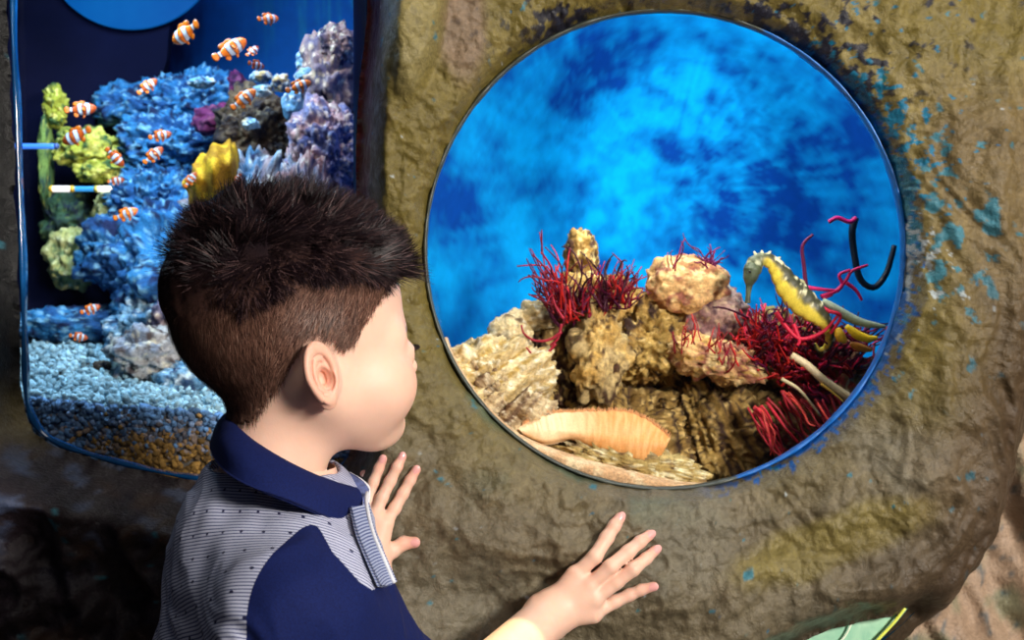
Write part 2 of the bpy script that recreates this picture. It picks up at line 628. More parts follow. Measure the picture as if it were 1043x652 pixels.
def wall_colour(V):
    x, z = V[:, 0], V[:, 2]
    px, py = pxy(x, z)
    r = np.hypot(x - PC[0], z - PC[2]); th = np.arctan2(z - PC[2], x - PC[0])
    p3 = np.stack([x, z, V[:, 1]], -1)
    n1 = fbm(p3, 4, 9, 21); n2 = fbm(p3, 5, 40, 22); n3 = fbm(p3, 4, 16, 23)
    olive = np.array([0.215, 0.165, 0.038]); tan = np.array([0.215, 0.175, 0.105]); ochre = np.array([0.300, 0.235, 0.075])
    grey = np.array([0.215, 0.190, 0.130])
    w = sstep(330, 520, py + 60 * n1)
    C = olive * (1 - w)[:, None] + tan * w[:, None]
    def blend(C, c, w):
        return C * (1 - w)[:, None] + np.asarray(c) * w[:, None]
    C = blend(C, ochre, 0.7 * sstep(0.0, 0.45, n3) * sstep(420, 200, py))
    C = blend(C, grey, 0.8 * sstep(-0.1, 0.4, n1) * sstep(380, 460, py))
    # ochre patch lower right, pinkish drag on the right
    C = blend(C, (0.27, 0.215, 0.065), sstep(1.1, 0.6, np.hypot((px - 850) / 115, (py - 545 + (px - 850) * .35) / 34) + .3 * n3))
    C = blend(C, (0.22, 0.150, 0.075), 0.7 * sstep(915, 990, px + 60 * n1) * sstep(40, 140, py))
    C = blend(C, (0.30, 0.20, 0.14), 0.8 * sstep(1.0, 0.5, np.hypot((px - 475) / 30, (py - 30) / 60) + .4 * n1))
    # pale lobe
    lob = np.hypot((px - (432 - 0.16 * py)) / 26.0, (py - 20) / 85.0)
    C = blend(C, (0.33, 0.27, 0.10), sstep(1.1, 0.7, lob + .2 * n2))
    # dark crimson-brown jamb by the left tank
    sdl = poly_sd(x, z, LEFT_TANK)
    jw = sstep(0.030, 0.018, sdl + 0.014 * n1) * sstep(520, 440, py) * sstep(180, 230, px)
    C = blend(C, (0.22, 0.018, 0.024), jw)
    C = blend(C, (0.15, 0.020, 0.018), jw * 0.8 * sstep(0.05, 0.3, n3))
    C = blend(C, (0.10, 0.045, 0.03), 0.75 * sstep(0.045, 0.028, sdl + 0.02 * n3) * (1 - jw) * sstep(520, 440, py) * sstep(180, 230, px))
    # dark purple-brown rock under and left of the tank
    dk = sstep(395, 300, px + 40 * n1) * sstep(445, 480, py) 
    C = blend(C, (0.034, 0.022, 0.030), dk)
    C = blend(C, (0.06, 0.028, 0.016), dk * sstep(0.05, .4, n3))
    C = blend(C, (0.11, 0.15, 0.28), dk * 0.9 * sstep(0.10, 0.35, fbm(p3, 4, 30, 31)) * sstep(620, 480, py))  # bluish patches painted as blue reflections on the glossy rock
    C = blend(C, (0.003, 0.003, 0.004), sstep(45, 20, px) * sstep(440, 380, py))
    # black lichen-like charcoal crust on the lip, top right
    near = np.exp(-np.maximum(r - PR, 0) / 0.028)
    arc = sstep(0.35, 0.7, th) * sstep(2.6, 2.0, th)
    arc2 = np.exp(-((th - 0.9) / .35) ** 2) + .9 * np.exp(-((th - 2.0) / .16) ** 2)
    crust = fbm(p3, 5, 75, 40)
    C = blend(C, (0.02, 0.02, 0.035), sstep(0.40, 0.52, crust + 1.1 * near * arc2) * arc)
    # old blue paint: band on the lip, splashes around it
    band = sstep(0.0052, 0.0040, r - PR + 0.012 * fbm(p3, 4, 90, 48))
    arcb = np.clip(sstep(1.1, 0.4, th) * sstep(-1.50, -1.15, th), 0, 1)
    C = blend(C, (0.005, 0.13, 0.48), band * arcb)
    C = blend(C, (0.04, 0.26, 0.36), 0.9 * sstep(0.58, 0.68, fbm(p3, 5, 48, 41) + 0.80 * np.exp(-np.maximum(r - PR, 0) / 0.075) * np.exp(-((th - 0.12) / .45) ** 2)))
    C = blend(C, (0.48, 0.55, 0.58), sstep(0.74, 0.82, fbm(p3, 4, 80, 43) + .95 * near * np.exp(-((th + 0.05) / .26) ** 2)))
    C = blend(C, (0.005, 0.20, 0.36), sstep(0.76, 0.84, fbm(p3, 5, 95, 44) + 0.98 * np.exp(-np.maximum(r - PR, 0) / 0.055) * np.exp(-((th - 0.55) / .55) ** 2)))
    C = blend(C, (0.005, 0.18, 0.42), sstep(0.84, 0.88, fbm(p3, 5, 130, 47) + 0.62 * np.exp(-np.maximum(r - PR, 0) / 0.012) * arcb))
    C = blend(C, (0.010, 0.20, 0.24), sstep(0.74, 0.80, fbm(p3, 4, 60, 45)) * sstep(370, 420, px))
    C = blend(C, (0.07, 0.17, 0.12), 0.55 * sstep(0.1, 0.4, fbm(p3, 3, 14, 46)) * np.exp(-np.maximum(r - PR, 0) / 0.035) * sstep(0.9, 0.3, np.abs(th + 2.2)))
    # right-hand edge painted darker brown, deepening the shade where it recedes
    e = line_side(x, z, EDGE)
    C = blend(C, (0.070, 0.038, 0.020), 0.85 * sstep(0.20, 0.06, e + 0.03 * n1) * sstep(180, 330, py))
    C = blend(C, (0.07, 0.05, 0.028), 0.7 * sstep(0.035, 0.01, poly_sd(x, z, GREEN_WIN) + .01 * n2))
    C *= 0.63 * (1 + 0.25 * n2 + .18 * fbm(p3, 3, 150, 29))[:, None]
    return np.clip(C, 0.002, 1)


MAT = {}
MAT['wall'] = None


def wall_material():
    m, nt, b = new_mat('modelled_rock_paint')
    a = nt.nodes.new('ShaderNodeVertexColor'); a.layer_name = 'Col'
    v = objc(nt)
    f = noise_n(nt, 260, 6, 0.65, v)
    f2 = noise_n(nt, 45, 5, 0.6, v, 1.2)
    g = ramp(nt, f, [(0.28, (0.72,) * 3), (0.72, (1.25,) * 3)])
    nt.links.new(mixc(nt, 1.0, a.outputs[0], g, 'MULTIPLY'), b.inputs['Base Color'])
    rr = ramp(nt, f2, [(0.35, (0.30,) * 3), (0.7, (0.62,) * 3)])
    nt.links.new(rr, b.inputs['Roughness'])
    b.inputs['Specular IOR Level'].default_value = 0.38
    n1 = bump(nt, f2, 0.5, 0.004, None)
    bump(nt, f, 0.8, 0.002, b, n1)
    return m


def make_setting():
    V, F = build_wall()
    MAT['wall'] = wall_material()
    w = mesh_np('wall_front', V, F, MAT['wall'], col=wall_colour(V), kind='structure')

    # concrete floor and the dark room side behind the tanks
    dark = simple('dark_shell', (0.006, 0.005, 0.007), 0.9)
    fl, nt, b = new_mat('worn_floor')
    nt.links.new(ramp(nt, noise_n(nt, 6, 5, .6, objc(nt)), [(0.3, (0.05, 0.045, 0.04)), (0.7, (0.09, 0.08, 0.07))]), b.inputs['Base Color'])
    b.inputs['Roughness'].default_value = 0.6
    mesh_np('floor', [(-1.6, -1.2, 0), (1.6, -1.2, 0), (1.6, 2.6, 0), (-1.6, 2.6, 0), (-1.6, -1.2, -.05), (1.6, -1.2, -.05), (1.6, 2.6, -.05), (-1.6, 2.6, -.05)],
            [(0, 1, 2, 3), (7, 6, 5, 4), (0, 4, 5, 1), (1, 5, 6, 2), (2, 6, 7, 3), (3, 7, 4, 0)], fl, smooth=False, kind='structure')
    # plinth that carries the modelled rock down to the floor
    nx, nz = 160, 60
    X, Z = np.meshgrid(np.linspace(-0.80, 0.42, nx), np.linspace(0.0, 0.60, nz), indexing='ij')
    Yv = WY + 0.02 + 0.03 * fbm(np.stack([X, Z, 0 * X], -1), 3, 5, 71)
    V2 = np.stack([X, Yv, Z], -1).reshape(-1, 3)
    mesh_np('wall_base', V2, grid_faces(nx, nz), MAT['wall'], col=np.broadcast_to((0.12, 0.095, 0.06), (len(V2), 3)), kind='structure')

    # the further rock at the right, beyond the edge of the modelled face
    nx, nz = 240, 300
    X, Z = np.meshgrid(np.linspace(0.25, 1.15, nx), np.linspace(0.0, 1.62, nz), indexing='ij')
    p3 = np.stack([X, Z, 0 * X], -1)
    q = np.stack([X * 16 + Z * 9, Z * 7 - X * 4, 0 * X], -1)
    Yv = 1.60 - 0.05 * ridged(q, 3, .6, 73) - 0.03 * fbm(p3, 4, 12, 74) - 0.10 * sstep(.45, 1.0, X)
    Yv = Yv - 0.10
    V3 = np.stack([X, Yv, Z], -1).reshape(-1, 3)
    p3 = V3
    c = np.zeros((len(V3), 3)) + np.array([0.36, 0.25, 0.17])
    w1 = sstep(0, .35, fbm(p3, 4, 18, 75))[:, None]; w2 = .7 * sstep(.35, .5, fbm(p3, 4, 70, 76))[:, None]
    c = c * (1 - w1) + np.array([0.22, 0.21, 0.13]) * w1
    c = c * (1 - w2) + np.array([0.03, 0.08, 0.11]) * w2
    F3 = grid_faces(nx, nz)
    inb = vlen((V3 - np.array([0.195, 1.392, 1.13])) / (np.array([0.338, 0.62, 0.42]) * 1.04)) < 1
    F3 = F3[~inb[F3].any(1)]
    mesh_np('wall_right', V3, F3, MAT['wall'], col=c, kind='structure')

    # ---- round window: domed acrylic pane and its blue painted rim
    glass, nt, b = new_mat('clear_acrylic')
    nt.nodes.remove(b)
    out = nt.nodes['Material Output']
    tr = N(nt, 'ShaderNodeBsdfTransparent'); gl = N(nt, 'ShaderNodeBsdfGlossy'); gl.inputs['Roughness'].default_value = 0.03
    fr = N(nt, 'ShaderNodeFresnel'); fr.inputs['IOR'].default_value = 1.33
    mx = N(nt, 'ShaderNodeMixShader')
    nt.links.new(fr.outputs[0], mx.inputs[0]); nt.links.new(tr.outputs[0], mx.inputs[1]); nt.links.new(gl.outputs[0], mx.inputs[2])
    nt.links.new(mx.outputs[0], out.inputs[0])
    MAT['glass'] = glass
    na, nr = 160, 30
    a = np.linspace(0, 2 * math.pi, na, endpoint=False); s = np.linspace(0, 1, nr)
    A, S = np.meshgrid(a, s, indexing='ij')
    R = PR * 1.004 * S
    yy = WY + 0.030 - 0.0006 * (1 - S ** 2)
    Vg = np.stack([PC[0] + R * np.cos(A), yy, PC[2] + R * np.sin(A)], -1).reshape(-1, 3)
    mesh_np('window_1', Vg, grid_faces(na, nr, True)[:, ::-1], glass, kind='structure')
    # blue rim: thin ragged ring
    blue = simple('blue_rim_paint', (0.01, 0.17, 0.55), 0.35, 0.4, 40, 0.3)
    na = 420
    a = np.linspace(0, 2 * math.pi, na, endpoint=False)
    prof = np.array([(0.0010, -0.008), (0.0000, -0.0095), (-0.0016, -0.008), (-0.0018, 0.0), (-0.0018, 0.003), (0.004, 0.003)])
    V4 = []
    for t in a:
        e = fbm(np.array([[math.cos(t) * 9, math.sin(t) * 9, 0.0]]), 3, 1.0, 51)[0]
        k = 1 + 0.45 * e
        for (dr, dy) in prof:
            rr_ = PR + dr * k - 0.0005
            V4.append((PC[0] + rr_ * math.cos(t), WY + 0.030 + dy * (1.0 if dy > 0 else 1 + .2 * e), PC[2] + rr_ * math.sin(t)))
    k = len(prof)
    F4 = np.array([(i * k + j, ((i + 1) % na) * k + j, ((i + 1) % na) * k + (j + 1) % k, i * k + (j + 1) % k) for i in range(na) for j in range(k)])
    V4 = np.array(V4)
    t4 = np.arctan2(V4[:, 2] - PC[2], V4[:, 0] - PC[0])
    n4 = fbm(V4, 4, 50, 52)
    kb = sstep(-.15, .1, np.minimum(sstep(-1.35, -1.12, t4), sstep(1.35, .9, t4)) - .45 + .5 * n4)[:, None]
    C4 = np.array([.05, .06, .05]) * (1 - kb) + np.array([.006, .13, .48]) * kb
    mesh_np('trim_1', V4, F4, col_mat('rim_paint', .4, 60, .3, .3), col=C4, kind='structure')

    # ---- left tank: flat pane with a rounded outline, acrylic edge coloured blue for the light refracted in it
    n = len(LEFT_TANK)
    Vp = [(q[0], TY + 0.012, q[1]) for q in LEFT_TANK]
    mesh_np('window_2', np.array(Vp), [tuple(range(n))], glass, smooth=False, kind='structure')
    edge = simple('acrylic_edge', (0.003, 0.06, 0.20), 0.12, 0.5, 20, coat=0.6)
    L = LEFT_TANK
    t = np.roll(L, -1, 0) - np.roll(L, 1, 0); t /= np.linalg.norm(t, axis=1)[:, None]
    nrm = np.stack([t[:, 1], -t[:, 0]], -1)
    cen = L.mean(0)
    sgn = np.sign(((L - cen) * nrm).sum(1))[:, None]
    nrm = nrm * np.where(sgn == 0, 1, np.sign(np.median(sgn)))
    prof = [(0.002, -0.003), (0, -0.0045), (-0.0018, -0.002), (-0.0026, 0.006), (0.004, 0.006)]
    V5 = []
    for i in range(n):
        wob = 1 + 0.35 * math.sin(i * 0.9)
        for dr, dy in prof:
            V5.append((L[i, 0] + nrm[i, 0] * dr * wob, TY + 0.010 + dy, L[i, 1] + nrm[i, 1] * dr * wob))
    k = len(prof)
    F5 = [(i * k + j, ((i + 1) % n) * k + j, ((i + 1) % n) * k + (j + 1) % k, i * k + (j + 1) % k) for i in range(n) for j in range(k)]
    mesh_np('trim_2', V5, F5, edge, kind='structure')

    # ---- small green window at the lower edge
    green, nt, b = new_mat('pale_green_pane')
    v = objc(nt)
    nt.links.new(ramp(nt, noise_n(nt, 22, 4, .6, v, .8), [(0.3, (0.13, 0.42, 0.30)), (0.7, (0.50, 0.78, 0.55))]), b.inputs['Base Color'])
    b.inputs['Roughness'].default_value = 0.12; b.inputs['Coat Weight'].default_value = 0.7
    cg = GREEN_WIN.mean(0)
    Vw = []
    for k_, dy in enumerate((0.048, 0.056)):
        for q in GREEN_WIN:
            d = (q - cg) * 1.05 + cg
            Vw.append((d[0], WY + dy, d[1]))
    m_ = len(GREEN_WIN)
    Fw = [tuple(range(m_)), tuple(range(2 * m_ - 1, m_ - 1, -1))] + [(i, i + m_, (i + 1) % m_ + m_, (i + 1) % m_) for i in range(m_)]
    mesh_np('window_3', Vw, Fw, green, smooth=False, kind='structure')
    yel = simple('yellow_green_edge', (0.75, 0.80, 0.12), 0.25, 0.2, 60)
    path = [P(922, 619.5, WY + .040), P(909, 636, WY + .040), P(893, 653, WY + .040), P(860, 691, WY + .04)]
    V6, F6 = tube(catmull(path, 24), 0.0016, 8)
    mesh_np('trim_3', V6, F6, yel, kind='structure')
    pth = [P(849, 662, WY + .043), P(862, 646, WY + .043), P(868, 633, WY + .043)]
    V6, F6 = tube(catmull(pth, 16), 0.0012, 8)
    mesh_np('trim_4', V6, F6, simple('pale_joint', (0.8, 0.9, 0.7), .3), kind='structure')
    return dark
# ================================================================ light and camera
def area(name, loc, target, size, energy, col, size_y=None, spread=None):
    l = bpy.data.lights.new(name, 'AREA')
    l.energy = energy; l.color = col; l.size = size
    if size_y: l.shape = 'RECTANGLE'; l.size_y = size_y
    if spread: l.spread = spread
    o = bpy.data.objects.new(name, l)
    o.location = tuple(loc)
    d = Vector(tuple(target)) - Vector(tuple(loc))
    o.rotation_euler = d.to_track_quat('-Z', 'Y').to_euler()
    COL.objects.link(o)
    return o


def spot(name, loc, target, energy, col, ang, blend=0.3, size=0.02):
    l = bpy.data.lights.new(name, 'SPOT')
    l.energy = energy; l.color = col; l.spot_size = math.radians(ang); l.spot_blend = blend; l.shadow_soft_size = size
    o = bpy.data.objects.new(name, l)
    o.location = tuple(loc)
    d = Vector(tuple(target)) - Vector(tuple(loc))
    o.rotation_euler = d.to_track_quat('-Z', 'Y').to_euler()
    COL.objects.link(o)
    return o


def lights():
    w = bpy.data.worlds.new('hall'); SC.world = w
    w.use_nodes = True
    w.node_tree.nodes['Background'].inputs[0].default_value = (0.42, 0.45, 0.62, 1)
    w.node_tree.nodes['Background'].inputs[1].default_value = 0.05
    # hall lamp, in front of the wall and to the right
    area('hall_lamp', (1.42, -0.75, 1.70), (0.0, 1.3, 1.05), 0.40, 92, (1.0, 0.93, 0.84))
    area('hall_lamp_far', (0.25, 0.30, 2.30), (0.25, 1.35, 1.1), 0.5, 7, (1.0, 0.95, 0.85))
    # warm beam on the forearm
    spot('beam_lamp', (0.28, 0.20, 2.0), P(512, 640, 1.16), 170, (1.0, 0.93, 0.50), 5.2, 0.15, 0.004)


def camera():
    c = bpy.data.cameras.new('camera')
    c.sensor_width = 36; c.lens = FPX / 1043 * 36
    c.clip_start = 0.05
    o = bpy.data.objects.new('camera', c)
    o.location = (0, 0, CAMZ); o.rotation_euler = (math.radians(90), 0, 0)
    COL.objects.link(o)
    SC.camera = o
    c.dof.use_dof = True; c.dof.focus_distance = 1.19; c.dof.aperture_fstop = 9.0
    vs = SC.view_settings
    SC.display_settings.display_device = 'sRGB'
    vs.view_transform = 'Standard'; vs.look = 'None'; vs.gamma = 1; vs.exposure = 0.0
    vs.use_curve_mapping = False
# ================================================================ inside the tanks
def polar_coords(V, k_ang=16.0, k_r=3.0):
    """coordinates for strata that fan out from the middle of the round window"""
    dx, dz = V[:, 0] - PC[0], V[:, 2] - PC[2]
    r = np.hypot(dx, dz); t = np.arctan2(dz, dx)
    return np.stack([np.cos(t) * k_ang, np.sin(t) * k_ang, r * k_r], -1)


def rock(name, label, px, py, Y, rx, ry, pal, seed, ry_=None, sub=5, rough=0.35, pits=0.10, rot=0.0, strata=0.0, mat='reef', group=None, freq=1.0, cat='rock'):
    """an encrusted reef rock; rx, ry radii in pixels at its distance, ry_ depth radius in metres"""
    if sub == 5 and rx * ry > 1800: sub = 6
    V0, F = ico(sub)
    s = Y / FPX
    a, b = rx * s, ry * s
    dpt = ry_ if ry_ else 0.7 * min(a, b) + 0.25 * max(a, b)
    q = V0 * 1.0
    if max(a, b) / min(a, b) > 1.55 and not strata: q = V0 * np.array([a, dpt, b]) / min(a, b)
    n = V0
    sd = float(seed)
    base = 1 + rough * fbm(q, 3, 1.1 * freq, sd) + rough * 0.55 * fbm(q, 4, 3.2 * freq, sd + 3)
    lump = 0.16 * (0.55 - worley(q, 3.4 * freq, sd)) + pits * (0.5 - worley(q, 8.0 * freq, sd + 1)) + 0.06 * fbm(q, 3, 14, sd) + (0.035 * ridged(q, 2, 24, sd) if sub == 6 else 0)
    lim = 1.0 if max(a, b) / min(a, b) < 1.55 else 0.45
    V = n * (1 + (base - 1) * lim)[:, None] * np.array([a, dpt, b]) + n * (lump + (base - 1) * (1 - lim))[:, None] * min(a, b) * 1.15
    c, s_ = math.cos(rot), math.sin(rot)
    V = np.stack([V[:, 0] * c - V[:, 2] * s_, V[:, 1], V[:, 0] * s_ + V[:, 2] * c], -1) + P(px, py, Y)
    if strata:
        f = ridged(polar_coords(V, 22, 4), 3, 1.0, sd)
        d = V - P(px, py, Y); d /= np.linalg.norm(d, axis=1)[:, None] + 1e-9
        V = V + d * (strata * (f - .5))[:, None]
    # colours of crusts growing on it
    sc = 1.0
    m1 = sstep(-.15, .25, fbm(V, 4, 22, sd + 5)); m2 = sstep(.08, .35, fbm(V, 4, 60, sd + 6)); m3 = sstep(.2, .4, fbm(V, 4, 110, sd + 7))
    if strata:
        m1 = sstep(-.2, .3, fbm(polar_coords(V, 18, 3), 4, 1.0, sd + 8)); m2 = sstep(.05, .3, fbm(polar_coords(V, 40, 5), 4, 1.0, sd + 9))
    p_ = [np.array(x) for x in pal]
    C = p_[0] * (1 - m1)[:, None] + p_[1] * m1[:, None]
    C = C * (1 - m2)[:, None] + p_[2] * m2[:, None]
    C = C * (1 - m3)[:, None] + p_[3] * m3[:, None]
    C *= (1 + .25 * fbm(V, 3, 150, sd))[:, None]
    o = mesh_np(name, V, F, MAT[mat], col=np.clip(C, 0.002, 1))
    recenter(o)
    tag(o, label, cat, group)
    return o


GOLD = [(0.30, 0.17, 0.04), (0.62, 0.38, 0.10), (0.07, 0.03, 0.015), (0.82, 0.60, 0.24)]
BROWN = [(0.24, 0.14, 0.035), (0.46, 0.30, 0.08), (0.04, 0.018, 0.012), (0.68, 0.48, 0.18)]
PINKT = [(0.55, 0.26, 0.11), (0.72, 0.44, 0.18), (0.32, 0.11, 0.07), (0.80, 0.60, 0.28)]
MAUVE = [(0.30, 0.16, 0.16), (0.42, 0.26, 0.22), (0.12, 0.06, 0.09), (0.55, 0.40, 0.26)]
PALE = [(0.52, 0.38, 0.17), (0.74, 0.60, 0.34), (0.16, 0.10, 0.05), (0.85, 0.78, 0.58)]
BLUE = [(0.012, 0.09, 0.28), (0.03, 0.22, 0.50), (0.006, 0.015, 0.07), (0.22, 0.50, 0.72)]
BLUEL = [(0.10, 0.26, 0.44), (0.24, 0.44, 0.60), (0.03, 0.07, 0.16), (0.62, 0.74, 0.80)]
LILAC = [(0.11, 0.10, 0.18), (0.30, 0.21, 0.20), (0.015, 0.015, 0.05), (0.66, 0.54, 0.38)]
CAVE = [(0.045, 0.028, 0.02), (0.10, 0.06, 0.028), (0.012, 0.010, 0.02), (0.18, 0.13, 0.08)]
YEL = [(0.38, 0.40, 0.04), (0.62, 0.60, 0.10), (0.05, 0.12, 0.04), (0.78, 0.74, 0.20)]
MAG = [(0.10, 0.01, 0.08), (0.17, 0.02, 0.10), (0.03, 0.004, 0.04), (0.30, 0.08, 0.18)]


def frond(acc, base, tip, bend, r0, r1, col, seg=7, n=12, rg=None, wig=0.0):
    base = np.asarray(base); tip = np.asarray(tip)
    L = np.linalg.norm(tip - base)
    t = np.linspace(0, 1, n)[:, None]
    pth = base + (tip - base) * t + np.asarray(bend) * L * (4 * t * (1 - t)) * .5
    if rg is not None and wig:
        w = rg.normal(size=(5, 3)) * wig * L; w[0] = 0
        pth = pth + catmull(w, n) * t
    acc.add(tube(pth, r0 + (r1 - r0) * t[:, 0] ** 1.3, seg), col)
    return pth


def make_round_tank():
    MAT['reef'] = col_mat('encrusted_rock', 0.75, 320, 0.45, 0.7, 0.003, spec=.3)
    MAT['weed'] = col_mat('red_weed', 0.45, 300, 0.25, 0.2, 0.001, spec=.25)
    # bowl of the tank
    c = np.array([0.195, 1.392, 1.13]); R = np.array([0.338, 0.62, 0.42])
    nu, nv = 300, 120
    a = np.linspace(0, 2 * math.pi, nu, endpoint=False); e = np.linspace(0.0, math.pi / 2, nv)
    A, E = np.meshgrid(a, e, indexing='ij')
    S = np.stack([np.cos(A) * np.cos(E), np.sin(E), np.sin(A) * np.cos(E)], -1).reshape(-1, 3)
    V = c + S * R
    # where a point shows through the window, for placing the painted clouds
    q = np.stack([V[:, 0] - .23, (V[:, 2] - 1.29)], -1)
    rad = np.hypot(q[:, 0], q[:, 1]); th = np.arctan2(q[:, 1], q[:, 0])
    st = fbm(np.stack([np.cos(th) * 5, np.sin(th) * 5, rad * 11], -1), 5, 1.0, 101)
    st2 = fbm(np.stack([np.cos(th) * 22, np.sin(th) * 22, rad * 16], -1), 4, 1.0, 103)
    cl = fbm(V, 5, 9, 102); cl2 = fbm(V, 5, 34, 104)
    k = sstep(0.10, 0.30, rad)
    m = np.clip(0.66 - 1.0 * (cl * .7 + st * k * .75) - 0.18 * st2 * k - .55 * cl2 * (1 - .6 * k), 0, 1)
    m *= 1 - 0.40 * sstep(.12, .32, rad)  # outer backdrop painted darker, so the middle seems to glow
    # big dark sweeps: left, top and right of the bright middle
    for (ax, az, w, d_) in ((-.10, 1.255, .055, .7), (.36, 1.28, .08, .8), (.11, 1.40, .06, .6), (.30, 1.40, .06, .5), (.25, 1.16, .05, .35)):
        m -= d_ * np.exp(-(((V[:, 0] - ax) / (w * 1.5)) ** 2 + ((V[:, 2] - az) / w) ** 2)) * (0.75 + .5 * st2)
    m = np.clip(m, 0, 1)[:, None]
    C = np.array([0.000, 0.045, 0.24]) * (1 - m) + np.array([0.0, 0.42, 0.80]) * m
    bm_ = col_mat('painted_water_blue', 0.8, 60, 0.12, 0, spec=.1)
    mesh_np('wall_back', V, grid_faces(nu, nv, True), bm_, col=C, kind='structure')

    G = 'encrusted rocks in the round tank'
    rk = lambda *a_, **k_: rock('coral_rock', *a_, group=G, **k_)
    rk('pale sloping rock slab streaked with tan at the left edge', 492, 402, 1.50, 74, 56, PALE[:2] + [BROWN[1], PALE[3]], 1, rot=.42, strata=.010, ry_=.06, rough=.22)
    rk('small rounded pale rock below the curled red weed', 546, 322, 1.53, 19, 15, PALE, 2, sub=4)
    rk('pale rounded knob on the upper end of the sloping slab', 521, 338, 1.52, 22, 20, PALE, 22, sub=4)
    rk('tall golden rock spire behind the left red weed', 592, 262, 1.57, 17, 28, GOLD, 3, sub=5)
    rk('golden knobbly rock carrying the left red weed clump', 606, 305, 1.54, 46, 27, GOLD, 4)
    rk('pitted tan rock block under the golden ledge', 612, 362, 1.52, 30, 52, PALE[:1] + GOLD[1:], 5, pits=.16)
    rk('brown crusty rock wall in the middle of reef', 662, 350, 1.56, 52, 48, GOLD[:1] + BROWN[1:], 6, pits=.18)
    rk('rounded pinkish tan boulder left of the seahorse', 699, 290, 1.53, 41, 30, PINKT, 7, rough=.18, pits=.06)
    rk('mauve grey smooth rock under the pinkish boulder', 722, 322, 1.55, 40, 34, MAUVE, 8, rough=.2)
    rk('golden rubble rock hanging right of centre', 728, 366, 1.50, 50, 22, PINKT[1:] + GOLD[1:2], 9, pits=.2, rot=-.25)
    rk('broad brown rock at the foot of the reef', 628, 440, 1.58, 112, 62, BROWN, 10, strata=.006)
    rk('olive brown smeared rock right of the fringed sponge', 735, 442, 1.57, 80, 62, BROWN, 11, strata=.014)
    rk('dark brown rock under the right red weed', 800, 385, 1.60, 78, 60, BROWN, 12, strata=.012)
    rk('reddish brown smeared rock near the right rim', 838, 420, 1.56, 55, 66, [(0.16, 0.05, 0.03), (0.28, 0.15, 0.06), (0.35, 0.03, 0.03), (0.5, 0.36, 0.16)], 13, strata=.016, rot=-.5)
    rk('tan smeared rock at the lower left rim', 520, 420, 1.47, 56, 36, [(0.42, 0.30, 0.16), (0.62, 0.48, 0.28), (0.16, 0.09, 0.05), (0.7, .6, .42)], 14, strata=.012, rot=-.6)
    rk('dark hollow rock between block and sloping slab', 566, 372, 1.57, 40, 54, BROWN[:1] + [(0.10, 0.05, 0.03)] + BROWN[2:], 15)
    rk('golden gravel crusted rock under the fringed sponge', 642, 473, 1.425, 76, 20, [(0.42, 0.30, 0.10), (0.62, 0.48, 0.20), (0.22, 0.14, 0.06), (0.85, .78, .5)], 16, pits=.22, rot=-.20, freq=2.2, ry_=.022)

    # red weed
    rg = np.random.default_rng(21)
    def weed(label, spots, n, r0, cols, tips, seed, sub=2, Yb=1.5, spread=0.02, group='red weed clumps on the reef'):
        rg = np.random.default_rng(seed)
        acc = Acc()
        for i in range(n):
            bx, by = spots[rg.integers(len(spots))]
            b0 = P(bx + rg.normal() * 5, by + rg.normal() * 4, Yb + rg.normal() * spread * .4)
            tx, ty = tips(rg, bx, by)
            t0 = P(tx, ty, Yb + rg.normal() * spread)
            c_ = np.array(cols[rg.integers(len(cols))]) * (0.7 + .6 * rg.random())
            r_ = r0 * (0.75 + .5 * rg.random())
            pth = frond(acc, b0, t0, rg.normal(size=3) * .16, r_, r_ * .55, c_, 6, 12, rg, .05)
            for k_ in range(rg.integers(0, sub + 1)):
                s0 = pth[rg.integers(3, 10)]
                d = (t0 - b0); L = np.linalg.norm(d)
                dd = d / L + rg.normal(size=3) * .55
                frond(acc, s0, s0 + dd * L * (0.22 + .25 * rg.random()), rg.normal(size=3) * .2, r_ * .75, r_ * .4, c_, 5, 8)
        o = acc.build('red_seaweed', MAT['weed'])
        recenter(o); tag(o, label, 'seaweed', group)
        return o
    RED = [(0.26, 0.004, 0.012), (0.15, 0.003, 0.02), (0.40, 0.012, 0.010), (0.07, 0.002, 0.025), (0.04, 0.002, 0.012)]
    weed('spiky dark red weed clump standing on the golden rock, left of centre', [(575, 320), (595, 318), (615, 315), (632, 312), (580, 325)], 105, .0013, RED,
         lambda r, x, y: (x + r.normal() * 13 + (x - 603) * .35, 262 + 20 * r.random() + abs(r.normal()) * 14), 31, Yb=1.50)
    weed('long red weed fronds leaning out to the left of the clump', [(570, 318), (575, 330), (566, 322)], 14, .0013, RED[:4],
         lambda r, x, y: (536 + 30 * r.random(), 256 + 46 * r.random()), 32, 1, Yb=1.49)
    # curled fronds
    acc = Acc()
    for pts in ([(572, 338), (560, 346), (545, 347), (534, 340), (531, 331)], [(566, 350), (556, 361), (544, 362), (536, 354)], [(572, 330), (568, 345), (560, 352)], [(574, 325), (566, 312), (562, 300)]):
        acc.add(tube(catmull([P(x, y, 1.475) for x, y in pts], 22), np.linspace(.0018, .0010, 22), 7), (0.30, .012, .03))
    o = acc.build('red_seaweed', MAT['weed']); recenter(o); tag(o, 'curled dark red weed arms hanging over the pale slab', 'seaweed', 'red weed clumps on the reef')
    weed('short dark purple red sprig behind the pinkish boulder', [(722, 272), (716, 276)], 14, .0011, [(0.12, .005, .06), (.2, .006, .06)],
         lambda r, x, y: (706 + 34 * r.random(), 247 + 20 * r.random()), 33, 2, Yb=1.52)
    weed('thin red sprigs standing on top of the pinkish boulder', [(694, 266), (688, 270)], 5, .0009, RED[:3],
         lambda r, x, y: (x + r.normal() * 6, y - 12 - 12 * r.random()), 34, 0, Yb=1.485)
